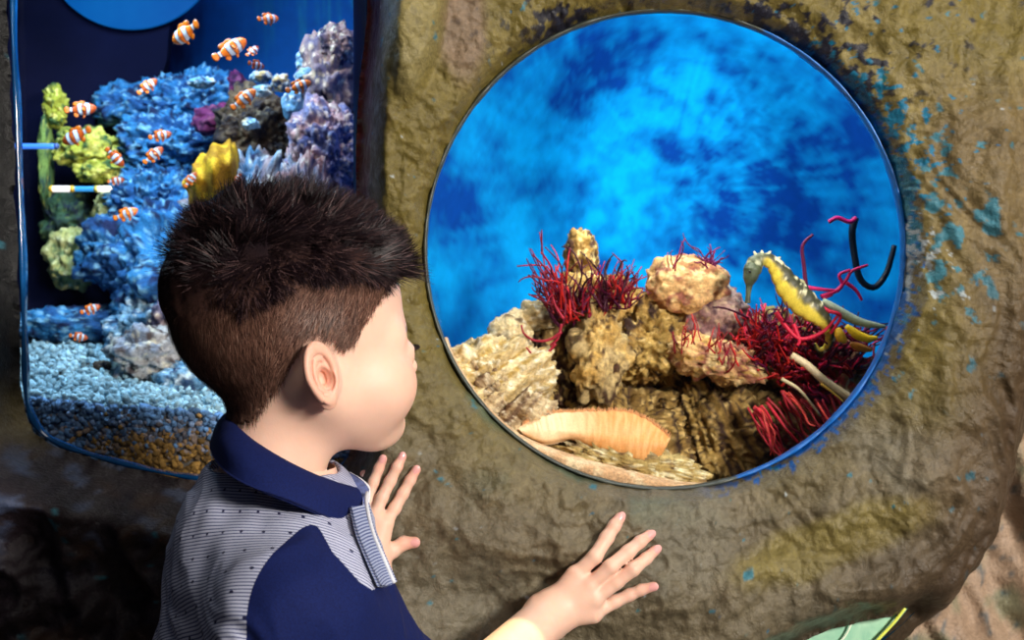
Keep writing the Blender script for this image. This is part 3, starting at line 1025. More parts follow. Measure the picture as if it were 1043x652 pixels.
    weed('broad crimson weed bed below the seahorse', [(770, 350), (785, 345), (760, 365), (800, 355), (790, 370), (775, 375), (800, 388)], 140, .0015, RED + [(0.6, .02, .06)],
         lambda r, x, y: (x + r.normal() * 20, y - 8 - 30 * r.random()), 35, 2, Yb=1.50, spread=.03)
    weed('crimson weed bed spreading to the right rim', [(820, 350), (840, 355), (835, 375), (860, 360), (815, 380), (850, 385), (875, 350), (830, 400), (865, 380), (845, 405)], 170, .0015, RED + [(0.65, .02, .08)],
         lambda r, x, y: (x + r.normal() * 24, y - 2 - 34 * r.random()), 36, 2, Yb=1.51, spread=.03)
    weed('sparse red weed threads over the golden rubble rock', [(725, 360), (745, 372), (705, 350), (690, 352)], 26, .0010, RED[:3],
         lambda r, x, y: (x + r.normal() * 6, y - 12 - 18 * r.random()), 37, 0, Yb=1.465)
    weed('red weed strands streaming down to the lower right rim', [(800, 400), (815, 405), (830, 410), (790, 410), (770, 415), (845, 400)], 34, .0015, [(0.5, .02, .04), (.35, .02, .03), (0.6, .06, .05)],
         lambda r, x, y: (x + 28 + r.normal() * 8, y + 38 + 18 * r.random()), 38, 0, Yb=1.46)
    # bright branching red pieces beside the seahorse
    def branch(label, paths, r0, col, Y=1.46, name='red_seaweed', cat='seaweed', r1=None, cols=None):
        acc = Acc()
        for i, pts in enumerate(paths):
            n = 26
            acc.add(tube(catmull([P(x, y, Y + (q[0] if q else 0)) for x, y, *q in pts], n), np.linspace(r0, r1 or r0 * .6, n), 8), cols[i] if cols else col)
        o = acc.build(name, MAT['weed']); recenter(o); tag(o, label, cat)
        return o
    branch('bright red forked branch reaching up beside the seahorse', [[(836, 302), (852, 296), (862, 285), (868, 276), (884, 270)], [(823, 293), (838, 295), (852, 296)], [(852, 297), (858, 290), (855, 280), (866, 275)], [(862, 288), (872, 296), (878, 306)], [(838, 304), (848, 300)]], .0024, (0.50, .006, .10), 1.47)
    branch('bright red branch lying across the weed under the seahorse', [[(790, 318), (800, 332), (815, 345), (838, 338), (853, 322)], [(829, 306), (842, 316), (856, 322), (846, 340)], [(808, 330), (814, 346), (812, 352)]], .0026, (0.62, .015, .05), 1.455)
    branch('tall thin purple whip with a dark red tip behind seahorse', [[(821, 292), (819, 272), (817, 254), (820, 246), (828, 239)]], .0024, (0.14, .008, .06), 1.50)
    o = branch('long dark blue green whip bent into a U near the rim', [[(871, 222), (868, 236), (870, 258), (876, 284), (890, 293), (902, 280), (908, 262), (911, 250)]], .0046, (0.003, .010, .025), 1.53, r1=.003)
    branch('magenta tip curling off the tall U shaped whip', [[(872, 222), (865, 226), (853, 222), (844, 226)]], .0026, (0.55, .01, .16), 1.52, r1=.0024)
    branch('cream coloured twig slanting down below the crimson weed', [[(806, 362), (822, 372), (840, 388), (866, 406)]], .0042, (0.62, .50, .30), 1.45, 'twig', 'twig', r1=.005)
    branch('thinner yellow twig beside the cream twig', [[(836, 391), (846, 398), (859, 409)]], .0016, (0.85, .55, .10), 1.447, 'twig', 'twig')
    branch('pale twig further left among dark smeared rock', [[(796, 386), (815, 398), (836, 424)]], .0022, (0.5, .42, .24), 1.45, 'twig', 'twig')
    def sponge(label, pts, r0, r1, col):
        acc = Acc(); n = 24
        t = np.linspace(0, 1, n)
        acc.add(tube(catmull([P(*q) for q in pts], n), (r0 + (r1 - r0) * t) * np.sqrt(np.clip(np.sin(np.pi * (0.06 + .90 * t)), 0.02, 1)), 10), col)
        o = acc.build('finger_sponge', MAT['weed']); recenter(o); tag(o, label, 'sponge', 'finger sponges at the right of the round tank')
    sponge('bright yellow finger sponge lying by the right rim', [(862, 332, 1.45), (873, 341, 1.45), (884, 345, 1.45), (894, 344, 1.45)], .006, .004, (0.85, .55, .02))
    sponge('short yellow stub sponge left of the bright finger', [(853, 334, 1.455), (856, 343, 1.455), (862, 349, 1.455)], .006, .005, (0.75, .45, .03))
    sponge('pale grey green finger lying above the yellow sponges', [(838, 306, 1.465), (856, 318, 1.465), (876, 328, 1.465), (902, 333, 1.465)], .0062, .0045, (0.42, .50, .36))
    sponge('orange brown lump under the bright yellow finger', [(866, 350, 1.46), (876, 354, 1.46), (888, 357, 1.46)], .005, .004, (0.55, .22, .03))

    # ---- seahorse
    root = empty('seahorse', P(824, 322, 1.455), 'yellow and dark mottled seahorse upright in crimson weed, facing left', 'seahorse')
    Ys = 1.455
    cen = catmull([P(766, 277, Ys), P(769, 269, Ys), P(777, 264, Ys), P(787, 268, Ys), P(795, 279, Ys), P(804, 293, Ys), P(816, 306, Ys), P(829, 317, Ys), P(840, 328, Ys + .004), P(846, 342, Ys + .012), P(842, 354, Ys + .02), P(834, 357, Ys + .022), P(830, 350, Ys + .02)], 150)
    rad = np.interp(np.linspace(0, 12, 150), range(13), [.0080, .0080, .0060, .0068, .0095, .0122, .0135, .0110, .0070, .0050, .0038, .0028, .0015])
    rings = 1 + 0.12 * (np.abs(np.sin(np.linspace(0, 150 * .34, 150))) - .5)
    T_, F_ = tube(cen, rad * rings, 28)
    ang = np.tile(np.arange(28) * 2 * math.pi / 28, 150)
    ctr = np.repeat(cen, 28, 0)
    tan_ = np.repeat(np.gradient(cen, axis=0), 28, 0); tan_ /= np.linalg.norm(tan_, axis=1)[:, None]
    dorsal = np.cross(tan_, np.array([0, 1.0, 0])) * -1       # outward side of the bend
    rel = (T_ - ctr)
    dd = (rel * dorsal).sum(1) / (np.linalg.norm(rel, axis=1) + 1e-9)
    if (dorsal[28 * 50] @ np.array([1, 0, 1.0])) < 0: dd = -dd
    # bony keel along belly and back
    T_ = ctr + rel * (1 + 0.14 * np.abs(dd)[:, None] ** 3) * np.array([1, .72, 1])
    extra = np.zeros((len(T_) + 0, 3))
    n_ = fbm(T_, 4, 90, 201)
    w = sstep(-0.25, 0.35, dd + .5 * n_)[:, None]
    Ch = np.array([0.80, 0.62, 0.07]) * (1 - w) + np.array([0.045, 0.045, 0.018]) * w
    sp_ = sstep(.28, .45, fbm(T_, 3, 110, 202))[:, None] * w
    Ch = Ch * (1 - sp_) + np.array([.78, .74, .45]) * sp_
    i_ = np.repeat(np.arange(150), 28)
    hd = sstep(34, 18, i_)[:, None]
    hcol = np.array([0.09, 0.11, 0.06]) * (1 - sstep(.1, .4, n_)[:, None]) + np.array([.45, .48, .3]) * sstep(.1, .4, n_)[:, None]
    Ch = Ch * (1 - hd) + hcol * hd
    MAT['seahorse'] = col_mat('seahorse_skin', 0.45, 700, .25, .3, .0008, spec=.4)
    mesh_np('body', T_, F_, MAT['seahorse'], root, col=Ch)
    hc = catmull([P(766, 266, Ys), P(766, 274, Ys), P(764, 284, Ys), P(763, 291, Ys), P(762, 300, Ys), P(761.5, 309, Ys)], 40)
    Vh, Fh = tube(hc, np.interp(np.linspace(0, 5, 40), range(6), [.0045, .0092, .0075, .0036, .0026, .0030]), 18)
    mesh_np('head', Vh, Fh, MAT['seahorse'], root, col=np.array([0.07, .09, .05]) * (1 + .8 * fbm(Vh, 3, 120, 203))[:, None])
    acc = Acc()
    for a_, b_ in (((771, 262), (768, 256)), ((776, 260), (776, 255)), ((782, 260), (785, 256)), ((790, 265), (795, 262)), ((799, 276), (804, 273)), ((807, 287), (812, 284)), ((815, 297), (820, 294))):
        acc.add(tube([P(*a_, Ys), (P(*a_, Ys) + P(*b_, Ys)) / 2, P(*b_, Ys)], [.0030, .0020, .0008], 7), (.55, .54, .3))
    acc.build('crest_spine', MAT['seahorse'], root)
    V_, F__ = ico(3)
    mesh_np('eye', V_ * .0021 + P(764, 277, Ys - .0066), F__, simple('seahorse_eye', (.02, .02, .015), .1, coat=.8), root)
    # dorsal fin
    fin = []
    for i in range(12):
        t = i / 11
        b0 = P(806 + 12 * t, 286 + 13 * t, Ys); o_ = np.array([.74, 0, .67]) * (.010 * math.sin(math.pi * (0.1 + .8 * t)))
        for s_ in (-.0005, .0005):
            fin += [b0 + [0, s_, 0], b0 + o_ + [0, s_, 0]]
    Ff = []
    for i in range(11):
        k_ = i * 4
        Ff += [(k_, k_ + 1, k_ + 5, k_ + 4), (k_ + 2, k_ + 6, k_ + 7, k_ + 3), (k_ + 1, k_ + 3, k_ + 7, k_ + 5)]
    mesh_np('dorsal_fin', np.array(fin), Ff, simple('fin_olive', (.35, .34, .18), .5), root)

    # ---- fringed peach sponge at the bottom
    def sheet2(rows, nu, nv, th):
        R_ = [catmull(np.array([P(*x) for x in r]), nu) for r in rows]
        S_ = catmull(np.stack([r.reshape(-1) for r in R_]), nv).reshape(nv, nu, 3)
        return S_
    rows = [[(527, 437, 1.425), (546, 425, 1.435), (572, 420, 1.445), (604, 419, 1.45), (636, 419, 1.45), (660, 428, 1.44), (683, 446, 1.425)],
            [(529, 438, 1.420), (548, 431, 1.425), (574, 427, 1.430), (606, 427, 1.430), (636, 429, 1.428), (658, 438, 1.42), (681, 450, 1.416)],
            [(531, 440, 1.418), (550, 438, 1.414), (576, 438, 1.412), (606, 442, 1.408), (634, 446, 1.408), (656, 452, 1.408), (678, 457, 1.412)],
            [(533, 443, 1.420), (552, 448, 1.412), (580, 446, 1.414), (604, 453, 1.408), (632, 460, 1.408), (654, 468, 1.410), (672, 467, 1.416)],
            [(536, 447, 1.428), (556, 453, 1.424), (582, 449, 1.426), (603, 457, 1.420), (631, 465, 1.420), (652, 471, 1.422), (668, 470, 1.424)]]
    nu, nv = 150, 44
    S_ = sheet2(rows, nu, nv, .002)
    U = np.linspace(0, 1, nu)[None, :]; W = np.linspace(0, 1, nv)[:, None]
    S_[..., 1] += 0.0022 * np.sin(U * 13 + 2 * W) * (0.3 + W) + .0002 * np.sin(U * 90 + 4 * W)
    S_[..., 2] += 0.0012 * fbm(np.stack([U * 60 + 0 * W, W * 2 + 0 * U, 0 * U + 0 * W], -1), 3, 1, 211) * (1 - W)
    back = S_ + np.array([0, .0045, -.0005])
    Vv = np.concatenate([S_.reshape(-1, 3), back.reshape(-1, 3)]); f = grid_faces(nv, nu); m_ = nu * nv
    Ff = [tuple(x) for x in f] + [tuple(x[::-1] + m_) for x in f]
    bd = [(0, j) for j in range(nu)] + [(i, nu - 1) for i in range(1, nv)] + [(nv - 1, j) for j in range(nu - 2, -1, -1)] + [(i, 0) for i in range(nv - 2, 0, -1)]
    bi = [i * nu + j for i, j in bd]
    for a_, b_ in zip(bi, bi[1:] + bi[:1]): Ff.append((b_, a_, a_ + m_, b_ + m_))
    g = fbm(np.stack([U * 50 + 0 * W, W * 3 + 0 * U, 0 * U + 0 * W], -1), 3, 1, 212)
    k_ = sstep(-.3, .4, g)[..., None]
    Cc = np.array([0.66, 0.30, 0.09]) * (1 - k_ * .5) + np.array([0.80, 0.46, 0.19]) * k_ * .5
    pl = sstep(.62, .25, U + .1 * W)[..., None]
    Cc = Cc * (1 - pl) + np.array([.90, .66, .40]) * pl  # left end paler, right end left orange: its shading put into the colour
    Cc = np.concatenate([Cc.reshape(-1, 3)] * 2)
    MAT['peach'] = col_mat('peach_sponge', 0.55, 500, .15, .25, .0008, spec=.3)
    sp = empty('fringed_sponge', P(600, 462, 1.42), 'peach coloured ruffled sponge with fringed upper edge, at the bottom of round tank', 'sponge')
    mesh_np('sponge_body', Vv, Ff, MAT['peach'], sp, col=Cc)
    acc = Acc(); rg = np.random.default_rng(9)
    for i in range(520):
        j = rg.integers(8, nu - 1); b0 = S_[0, j] + rg.normal(size=3) * .0006
        acc.add(tube([b0 - [0, 0, .001], b0 + np.array([rg.normal() * .0012 + .0012 * (j / nu - .4), -.001 + rg.normal() * .001, .0018 + .002 * rg.random()])], [.00045, .0002], 4, False), (.80, .45, .22))
    acc.build('fringe', MAT['peach'], sp)

    # ---- sandy ledge following the lower rim
    low = [(450, 350), (455, 372), (470, 398), (488, 424), (523, 455), (561, 477), (608, 495), (656, 504), (703, 505), (740, 498), (768, 488)]
    topl = [(452, 346), (460, 366), (475, 391), (493, 415), (527, 445), (580, 466), (610, 474), (648, 484), (700, 494), (736, 493), (768, 486)]
    rows = [[(x, y, 1.376) for x, y in low], [(x * .5 + a_ * .5, y * .5 + b_ * .5 - 1, 1.370) for (x, y), (a_, b_) in zip(low, topl)],
            [(x, y, 1.376) for x, y in topl], [(x + 2, y - 3, 1.41) for x, y in topl], [(x + 4, y - 2, 1.47) for x, y in topl]]
    nu, nv = 240, 40
    S_ = sheet2(rows, nu, nv, 0)
    S_[..., 2] += .0011 * fbm(S_, 4, 130, 221); S_[..., 1] += .0012 * fbm(S_, 4, 70, 222)
    low_ = S_.copy(); low_[..., 2] -= .03; low_[..., 2] = np.minimum(low_[..., 2], S_[0, :, 2][None] - .004); low_[..., 1] = np.maximum(low_[..., 1], 1.377)
    Vv = np.concatenate([S_.reshape(-1, 3), low_.reshape(-1, 3)]); f = grid_faces(nv, nu); m_ = nu * nv
    Ff = [tuple(x) for x in f] + [tuple(x[::-1] + m_) for x in f]
    bi = [i * nu + j for i, j in ([(0, j) for j in range(nu)] + [(i, nu - 1) for i in range(1, nv)] + [(nv - 1, j) for j in range(nu - 2, -1, -1)] + [(i, 0) for i in range(nv - 2, 0, -1)])]
    for a_, b_ in zip(bi, bi[1:] + bi[:1]): Ff.append((b_, a_, a_ + m_, b_ + m_))
    n_ = sstep(-.2, .35, fbm(Vv, 4, 60, 223))[:, None]
    Cl = np.array([.62, .38, .20]) * (1 - n_) + np.array([.80, .62, .38]) * n_
    o = mesh_np('sand_ledge', Vv, Ff, MAT['reef'], col=Cl)
    recenter(o); tag(o, 'thin peach sandstone ledge curving along the lower rim inside the round window', 'ledge')

    # lamps of this tank
    area('tank_lamp', (0.17, 1.43, 1.475), (0.17, 1.60, 1.0), 0.12, 1.55, (1.0, 0.90, 0.70), .05)
    area('tank_lamp_side', (-0.06, 1.405, 1.40), (0.18, 1.52, 1.02), 0.07, 0.55, (1.0, 0.88, 0.62))
    spot('water_spot', (0.22, 1.45, 1.44), (0.215, 1.99, 1.29), 17, (0.75, 0.95, 1.0), 44, 1.0, .03)
    area('water_lamp', (0.22, 1.50, 1.46), (0.2, 2.0, 1.15), 0.15, 1.9, (0.5, 0.8, 1.0))


# ---------------------------------------------------------------- clownfish
def fish_body():
    n, seg = 60, 24
    xs = np.linspace(0.5, -0.34, n)
    t = (0.5 - xs) / 0.84
    hgt = 0.205 * np.interp(t, [0, .03, .1, .25, .45, .65, .82, .93, 1], [0.02, .30, .56, .88, 1.0, .82, .48, .34, .36])
    wid = hgt * np.interp(t, [0, .2, .5, 1], [.75, .62, .50, .25])
    zc = -0.012 * np.sin(t * math.pi)
    a = np.arange(seg) * 2 * math.pi / seg
    V = np.stack([np.repeat(xs, seg), (wid[:, None] * np.cos(a)).ravel(), (zc[:, None] + hgt[:, None] * np.sin(a)).ravel()], -1)
    F = [tuple(x) for x in grid_faces(n, seg)] + [(i * seg + seg - 1, (i + 1) * seg + seg - 1, (i + 1) * seg, i * seg) for i in range(n - 1)]
    F += [tuple(range(seg)), tuple(range(n * seg - 1, (n - 1) * seg - 1, -1))]
    return V, F


def band_col(V, base=(0.85, 0.19, 0.010)):
    x = V[:, 0] + 0.05 * (V[:, 2] * 4) ** 2 * np.where(V[:, 0] > .1, 1, -1)
    C = np.zeros((len(V), 3)) + np.array(base)
    for c, w in ((0.235, .042), (-0.03, .050), (-0.295, .026)):
        d = np.abs(x - c)
        k = sstep(w + .030, w + .016, d)[:, None]
        C = C * (1 - k) + np.array([.012, .008, .01]) * k
        k = sstep(w + .010, w, d)[:, None]
        C = C * (1 - k) + np.array([.52, .62, .80]) * k
    return C


def fin_mesh(outline, th=0.010):
    """outline in the x-z plane; a thin lens-shaped fin, thick at its root"""
    o = np.asarray(outline, dtype=float)
    c = o.mean(0)
    n = len(o)
    V = [(c[0], th, c[1]), (c[0], -th, c[1])]
    V += [(c[0] * .4 + q[0] * .6, th * .8, c[1] * .4 + q[1] * .6) for q in o]
    V += [(c[0] * .4 + q[0] * .6, -th * .8, c[1] * .4 + q[1] * .6) for q in o]
    V += [(q[0], 0, q[1]) for q in o]
    F = []
    for i in range(n):
        j = (i + 1) % n
        F += [(0, 2 + i, 2 + j), (1, 2 + n + j, 2 + n + i), (2 + i, 2 + 2 * n + i, 2 + 2 * n + j, 2 + j), (2 + n + i, 2 + n + j, 2 + 2 * n + j, 2 + 2 * n + i)]
    V = np.array(V)
    C = np.zeros((len(V), 3)) + np.array([.80, .20, .012])
    C[2 + 2 * n:] = (.015, .010, .012)
    return V, F, C


def make_fish_proto(base):
    r = bpy.data.objects.new('clownfish', None); COL.objects.link(r)
    V, F = fish_body()
    mat = MAT['fish']
    mesh_np('body', V, F, mat, r, col=band_col(V, base))
    def fin(nm, out, shift=(0, 0, 0), rx=0, rz=0):
        V, F, C = fin_mesh(out)
        C[:2 + 2 * 1] = base
        M = Matrix.Rotation(rz, 3, 'Z') @ Matrix.Rotation(rx, 3, 'X')
        V = V @ np.array(M).T + np.array(shift)
        mesh_np(nm, V, F, mat, r, col=C)
    fin('tail_fin', catmull([(-.31, .03), (-.36, .10), (-.44, .125), (-.50, .08), (-.52, .0), (-.50, -.08), (-.44, -.125), (-.36, -.10), (-.31, -.03)], 26))
    fin('dorsal_fin', catmull([(.22, .15), (.16, .245), (.05, .27), (-.03, .235), (-.12, .25), (-.22, .22), (-.25, .13), (-.16, .09), (0, .15)], 26))
    fin('anal_fin', catmull([(-.06, -.16), (-.10, -.25), (-.18, -.26), (-.24, -.18), (-.20, -.09)], 18))
    fin('pelvic_fin', catmull([(.16, -.17), (.10, -.28), (.03, -.30), (.04, -.19)], 16))
    for s in (1, -1):
        fin('pectoral_fin', catmull([(.0, .02), (-.06, .07), (-.13, .05), (-.14, -.03), (-.08, -.07), (-.01, -.04)], 18), (.16, .085 * s, -.03), rx=.25 * s, rz=-.5 * s)
    ev, ef = ico(2)
    for s in (1, -1):
        mesh_np('eye', ev * .026 + np.array([.375, .072 * s, .03]), ef, MAT['fisheye'], r)
    return r


def make_left_tank():
    MAT['fish'] = col_mat('fish_scales', 0.35, 40, .08, 0, spec=.5)
    MAT['fisheye'] = simple('fish_eye', (.01, .01, .012), .08, coat=.8)
    # shell: back wall, two side walls, ceiling cover, floor slab
    x0, x1, y0, y1, z0, z1 = -0.86, -0.172, TY + .030, 2.25, 0.86, 1.75
    nx, nz = 160, 160
    X, Z = np.meshgrid(np.linspace(x0, x1, nx), np.linspace(z0, z1, nz), indexing='ij')
    V = np.stack([X, y1 + 0.02 * fbm(np.stack([X, Z, 0 * X], -1), 2, 4, 301), Z], -1).reshape(-1, 3)
    px, py = pxy(V[:, 0], V[:, 2], y1)
    n1 = fbm(V * np.array([3.0, 1, .8]), 4, 12, 302)
    m = sstep(160, 215, px + 25 * n1)[:, None]
    C = np.array([0.004, 0.006, 0.035]) * (1 - m) + np.array([0.0, 0.15, 0.62]) * m
    s2 = (sstep(.0, .5, fbm(V * np.array([6.0, 1, .5]), 3, 14, 303)) * sstep(240, 300, px) * sstep(120, -20, py))[:, None]
    C = C * (1 - s2) + np.array([.01, .30, .62]) * s2
    wm = col_mat('tank_lining', 0.7, 30, .15, 0, spec=.2)
    mesh_np('wall_rear', V, grid_faces(nx, nz), wm, smooth=True, col=C, kind='structure')
    dk = simple('tank_side_navy', (0.004, 0.005, 0.022), .8, .3, 8, spec=.05)
    bl = simple('tank_side_blue', (0.0, 0.06, 0.26), .5, .3, 8)
    mesh_np('wall_left', [(x0, y0, z0), (x0, y1 + .05, z0), (x0, y1 + .05, z1), (x0, y0, z1)], [(0, 1, 2, 3)], dk, smooth=False, kind='structure')
    mesh_np('wall_middle', [(x1, y0, z0), (x1, y1 + .05, z0), (x1, y1 + .05, z1), (x1, y0, z1)], [(3, 2, 1, 0)], bl, smooth=False, kind='structure')
    mesh_np('floor_tank', [(x0, y0, z0), (x1, y0, z0), (x1, y1, z0), (x0, y1, z0)], [(0, 1, 2, 3)], dk, smooth=False, kind='structure')
    mesh_np('ceiling_tank', [(x0, y0, z1), (x1, y0, z1), (x1, y1, z1), (x0, y1, z1)], [(3, 2, 1, 0)], dk, smooth=False, kind='structure')

    # glowing disc put in for a bright blue patch of light, upper left
    em, nt, b = new_mat('blue_glow')
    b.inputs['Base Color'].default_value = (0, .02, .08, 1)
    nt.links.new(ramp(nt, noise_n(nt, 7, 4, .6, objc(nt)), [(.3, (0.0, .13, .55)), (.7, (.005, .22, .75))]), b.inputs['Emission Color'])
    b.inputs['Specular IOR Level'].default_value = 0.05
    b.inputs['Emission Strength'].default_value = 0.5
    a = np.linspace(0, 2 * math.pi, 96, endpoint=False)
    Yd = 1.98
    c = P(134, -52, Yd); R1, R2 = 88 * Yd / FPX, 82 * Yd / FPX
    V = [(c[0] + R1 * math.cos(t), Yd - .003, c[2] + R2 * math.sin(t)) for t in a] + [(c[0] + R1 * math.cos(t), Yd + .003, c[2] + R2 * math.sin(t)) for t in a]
    mesh_np('blue_glow_disc', V, [tuple(range(96)), tuple(range(191, 95, -1))] + [(i, (i + 1) % 96, (i + 1) % 96 + 96, i + 96) for i in range(96)], em, smooth=False, kind='structure')
    # dark navy partition behind the reflected yellow rocks
    V = []
    for (x, y) in ((8, -60), (178, -60), (170, 60), (150, 130), (150, 320), (8, 345)):
        V.append(P(x, y, 1.99))
    V += [v + [0, .02, 0] for v in V]
    mesh_np('wall_partition', V, [(0, 1, 2, 3, 4, 5), (11, 10, 9, 8, 7, 6)] + [(i, i + 6, (i + 1) % 6 + 6, (i + 1) % 6) for i in range(6)], dk, smooth=False, kind='structure')

    # ---- gravel bed
    nx, ny = 170, 110
    def gz(x, y):
        fx = (x + .55) / .38
        front = 1.020 - 0.050 * np.clip(fx, -.1, 1.1)
        rear = 1.068 - 0.02 * fx
        t = np.clip((y - 1.50) / .40, 0, 1)
        return front * (1 - t) + rear * t + .010 * fbm(np.stack([x, y, 0 * x], -1), 3, 12, 311)
    X, Yy = np.meshgrid(np.linspace(x0 + .1, x1 - .002, nx), np.linspace(TY + .045, 2.1, ny), indexing='ij')
    Zb = gz(X, Yy) - .004
    top_ = np.stack([X, Yy, Zb], -1).reshape(-1, 3)
    fr_ = np.stack([X[:, 0], Yy[:, 0], np.full(nx, z0 + .01)], -1)
    V = np.vstack([top_, fr_])
    F = [tuple(f) for f in grid_faces(nx, ny)] + [(nx * ny + i, nx * ny + i + 1, (i + 1) * ny, i * ny) for i in range(nx - 1)]
    acc = Acc()
    acc.add((V, F), (.10, .09, .08))
    rg = np.random.default_rng(17)
    pv, pf = ico(2)
    pfl = [tuple(f) for f in pf]
    def pebble(c, s, col):
        M = rg.normal(size=(3, 3)); Qm, _ = np.linalg.qr(M)
        v = (pv * np.array([1.0, .62, .45]) * s * (1 + .18 * rg.normal())) @ Qm.T + c
        acc.add((v, pfl), col)
    pv, pf = ico(1)
    def pebbles(Cn, S, K):
        m = len(Cn)
        Q_ = np.linalg.qr(rg.normal(size=(m, 3, 3)))[0]
        v = pv[None] * np.array([1.0, .62, .5]) * (S * (1 + .15 * rg.normal(size=m)))[:, None, None]
        v = np.einsum('mij,mkj->mki', Q_, v) + Cn[:, None]
        f = pf[None] + (np.arange(m) * len(pv))[:, None, None]
        acc.F.extend([tuple(x) for x in (f.reshape(-1, 3) + acc.n).tolist()])
        acc.V.append(v.reshape(-1, 3)); acc.n += m * len(pv)
        acc.C.append(np.repeat(K, len(pv), 0))
    m = 9000
    x = rg.uniform(x0 + .22, x1 - .01, m); y = TY + .05 + .48 * rg.random(m) ** 1.5
    z = gz(x, y) + rg.normal(size=m) * .003
    pebbles(np.stack([x, y, z], -1), .0042 + .004 * rg.random(m) ** 2, np.array([.42, .70, .84]) * (.35 + .75 * rg.random(m))[:, None])
    m = 4200
    x = rg.uniform(x0 + .24, x1 - .008, m)
    dz = rg.random(m) * .10
    z = gz(x, np.full(m, TY + .045)) - dz
    pxx = x / 1.5 * FPX + 521
    w = (sstep(.012, .045, dz + .012 * rg.normal(size=m)) * sstep(50, 110, pxx + 30 * rg.normal(size=m)))[:, None]
    c_ = np.array([.12, .26, .50]) * (1 - w) + np.array([.34, .19, .045]) * w  # blue above and brown below, imitating blue and warm light on the pebbles
    pebbles(np.stack([x, TY + .043 + .004 * rg.random(m), z], -1), .0045 + .0025 * rg.random(m), c_ * (.25 + 1.0 * rg.random(m))[:, None])
    o = acc.build('gravel', MAT['reef'])
    recenter(o)
    tag(o, 'pale gravel bed sloping up from the glass of the left tank', 'gravel', kind='stuff')

    G = 'reef rocks in the left tank'
    n = [40]
    def rk(label, px, py, Y, rx, ry, pal, **k_):
        n[0] += 1
        return rock('reef_rock', label, px, py, Y, rx, ry, pal, n[0], group=G, **k_)
    rk('flat blue reef rock at the far left behind the fish', 140, 112, 1.98, 44, 24, BLUE, pits=.2)
    rk('upper blue reef rock with crusty top', 196, 108, 1.98, 56, 34, BLUE, pits=.22)
    rk('dark blue reef rock behind the yellow coral', 185, 158, 1.94, 62, 42, BLUE, pits=.25)
    rk('blue knobbly rock right of the yellow rocks', 160, 215, 1.90, 50, 40, BLUE, pits=.25)
    rk('mid blue rock in front of the dark partition', 125, 262, 1.86, 42, 36, BLUE, pits=.22)
    rk('large blue rock hidden behind the head', 190, 295, 1.86, 70, 82, BLUE)
    rk('low dark blue rock at the back edge of gravel', 75, 330, 1.86, 60, 18, BLUE)
    rk('blue rock lying behind the grey boulder', 165, 335, 1.80, 58, 36, BLUEL)
    rk('grey and tan boulder with hollow standing on the gravel', 152, 362, 1.66, 40, 30, [(0.22, 0.26, 0.34), (0.42, 0.42, 0.42), (0.08, 0.06, 0.06), (0.66, 0.64, 0.52)], pits=.2)
    rk('lower blue grey rock right of the grey boulder', 200, 392, 1.64, 38, 26, BLUEL, pits=.2)
    rk('small blue rock half sunk in the gravel', 215, 425, 1.58, 24, 16, BLUEL)
    rk('rounded dark stone on the gravel beside the boulder', 104, 375, 1.68, 11, 8, CAVE, sub=4)
    rk('pinkish rock lump left of the neck', 172, 330, 1.70, 20, 22, LILAC, sub=4)
    rk('tall lilac pillar rock at the right end', 333, 92, 1.75, 30, 52, LILAC, pits=.14)
    rk('crown of the pillar with pale crust', 340, 48, 1.74, 21, 22, LILAC[:3] + [(.7, .66, .5)], pits=.2)
    rk('small blue knob on the left of pillar', 311, 62, 1.76, 9, 10, BLUEL, sub=4)
    rk('purple grey rock face under the pillar', 334, 160, 1.70, 42, 52, [(.16, .18, .34), (.42, .24, .24), (.04, .05, .16), (.66, .54, .48)], pits=.1)
    rk('tall pinkish rock rising from the gravel under the pillar', 312, 300, 1.68, 44, 145, [(.40, .22, .22), (.24, .30, .42), (.05, .06, .14), (.66, .60, .55)], pits=.22, freq=1.5)
    rk('dark brown cave rock in the middle', 262, 138, 1.80, 42, 44, CAVE)
    rk('pale blue and pink crusted rock behind the top of head', 258, 262, 1.76, 64, 104, [(.08, .22, .40), (.36, .28, .30), (.02, .03, .10), (.55, .66, .74)], pits=.25)
    for (x, y, a_, b_, lb) in ((266, 78, 11, 6, 'flat white coral lump left of the tan one'), (286, 84, 10, 9, 'tan coral lump above the cave rock'), (311, 78, 10, 8, 'white blue coral lump against the pillar'),
                              (300, 108, 12, 14, 'pale blue coral lump below the banded fish'), (268, 92, 10, 7, 'pinkish coral lump on the cave rock'), (345, 142, 18, 11, 'white frilly coral lump by the glass'),
                              (255, 126, 9, 6, 'pale coral lump under the orange fish'), (205, 84, 14, 6, 'small blue coral plate on the upper reef')):
        rk(lb, x, y, 1.72, a_, b_, BLUEL if 'blue' in lb else PALE[:1] + BLUEL[1:], sub=4)
    rk('deep magenta soft coral mound', 222, 122, 1.86, 26, 15, MAG, sub=4, cat='coral')
    rk('magenta coral spur above the mound', 243, 88, 1.88, 9, 16, MAG, sub=4, rot=.4, cat='coral')
    # reflection of another tank's yellow-green rocks, built solid before the dark partition
    G2 = 'reflected yellow green rocks left of the reef'
    def yr(label, *a_, **k_):
        n[0] += 1
        o = rock('reflected_yellow_rock', label, *a_[:6], n[0], group=G2, **k_); return o
    yr('reflected yellow rock at the upper left of the dark panel', 57, 108, 1.93, 11, 22, YEL, rot=.1)
    yr('reflected broad yellow green rock under the first fish', 88, 150, 1.92, 34, 20, YEL)
    yr('reflected yellow rock ledge just above the white tube', 100, 174, 1.91, 24, 12, YEL)
    yr('reflected olive yellow pillar below the white tube', 120, 215, 1.91, 22, 27, [(.42, .42, .16), (.55, .52, .22), (.14, .2, .08), (.7, .68, .4)])
    yr('reflected dull yellow rock at the lower left', 76, 262, 1.90, 24, 30, [(.42, .42, .14), (.55, .52, .20), (.14, .2, .08), (.7, .68, .36)])
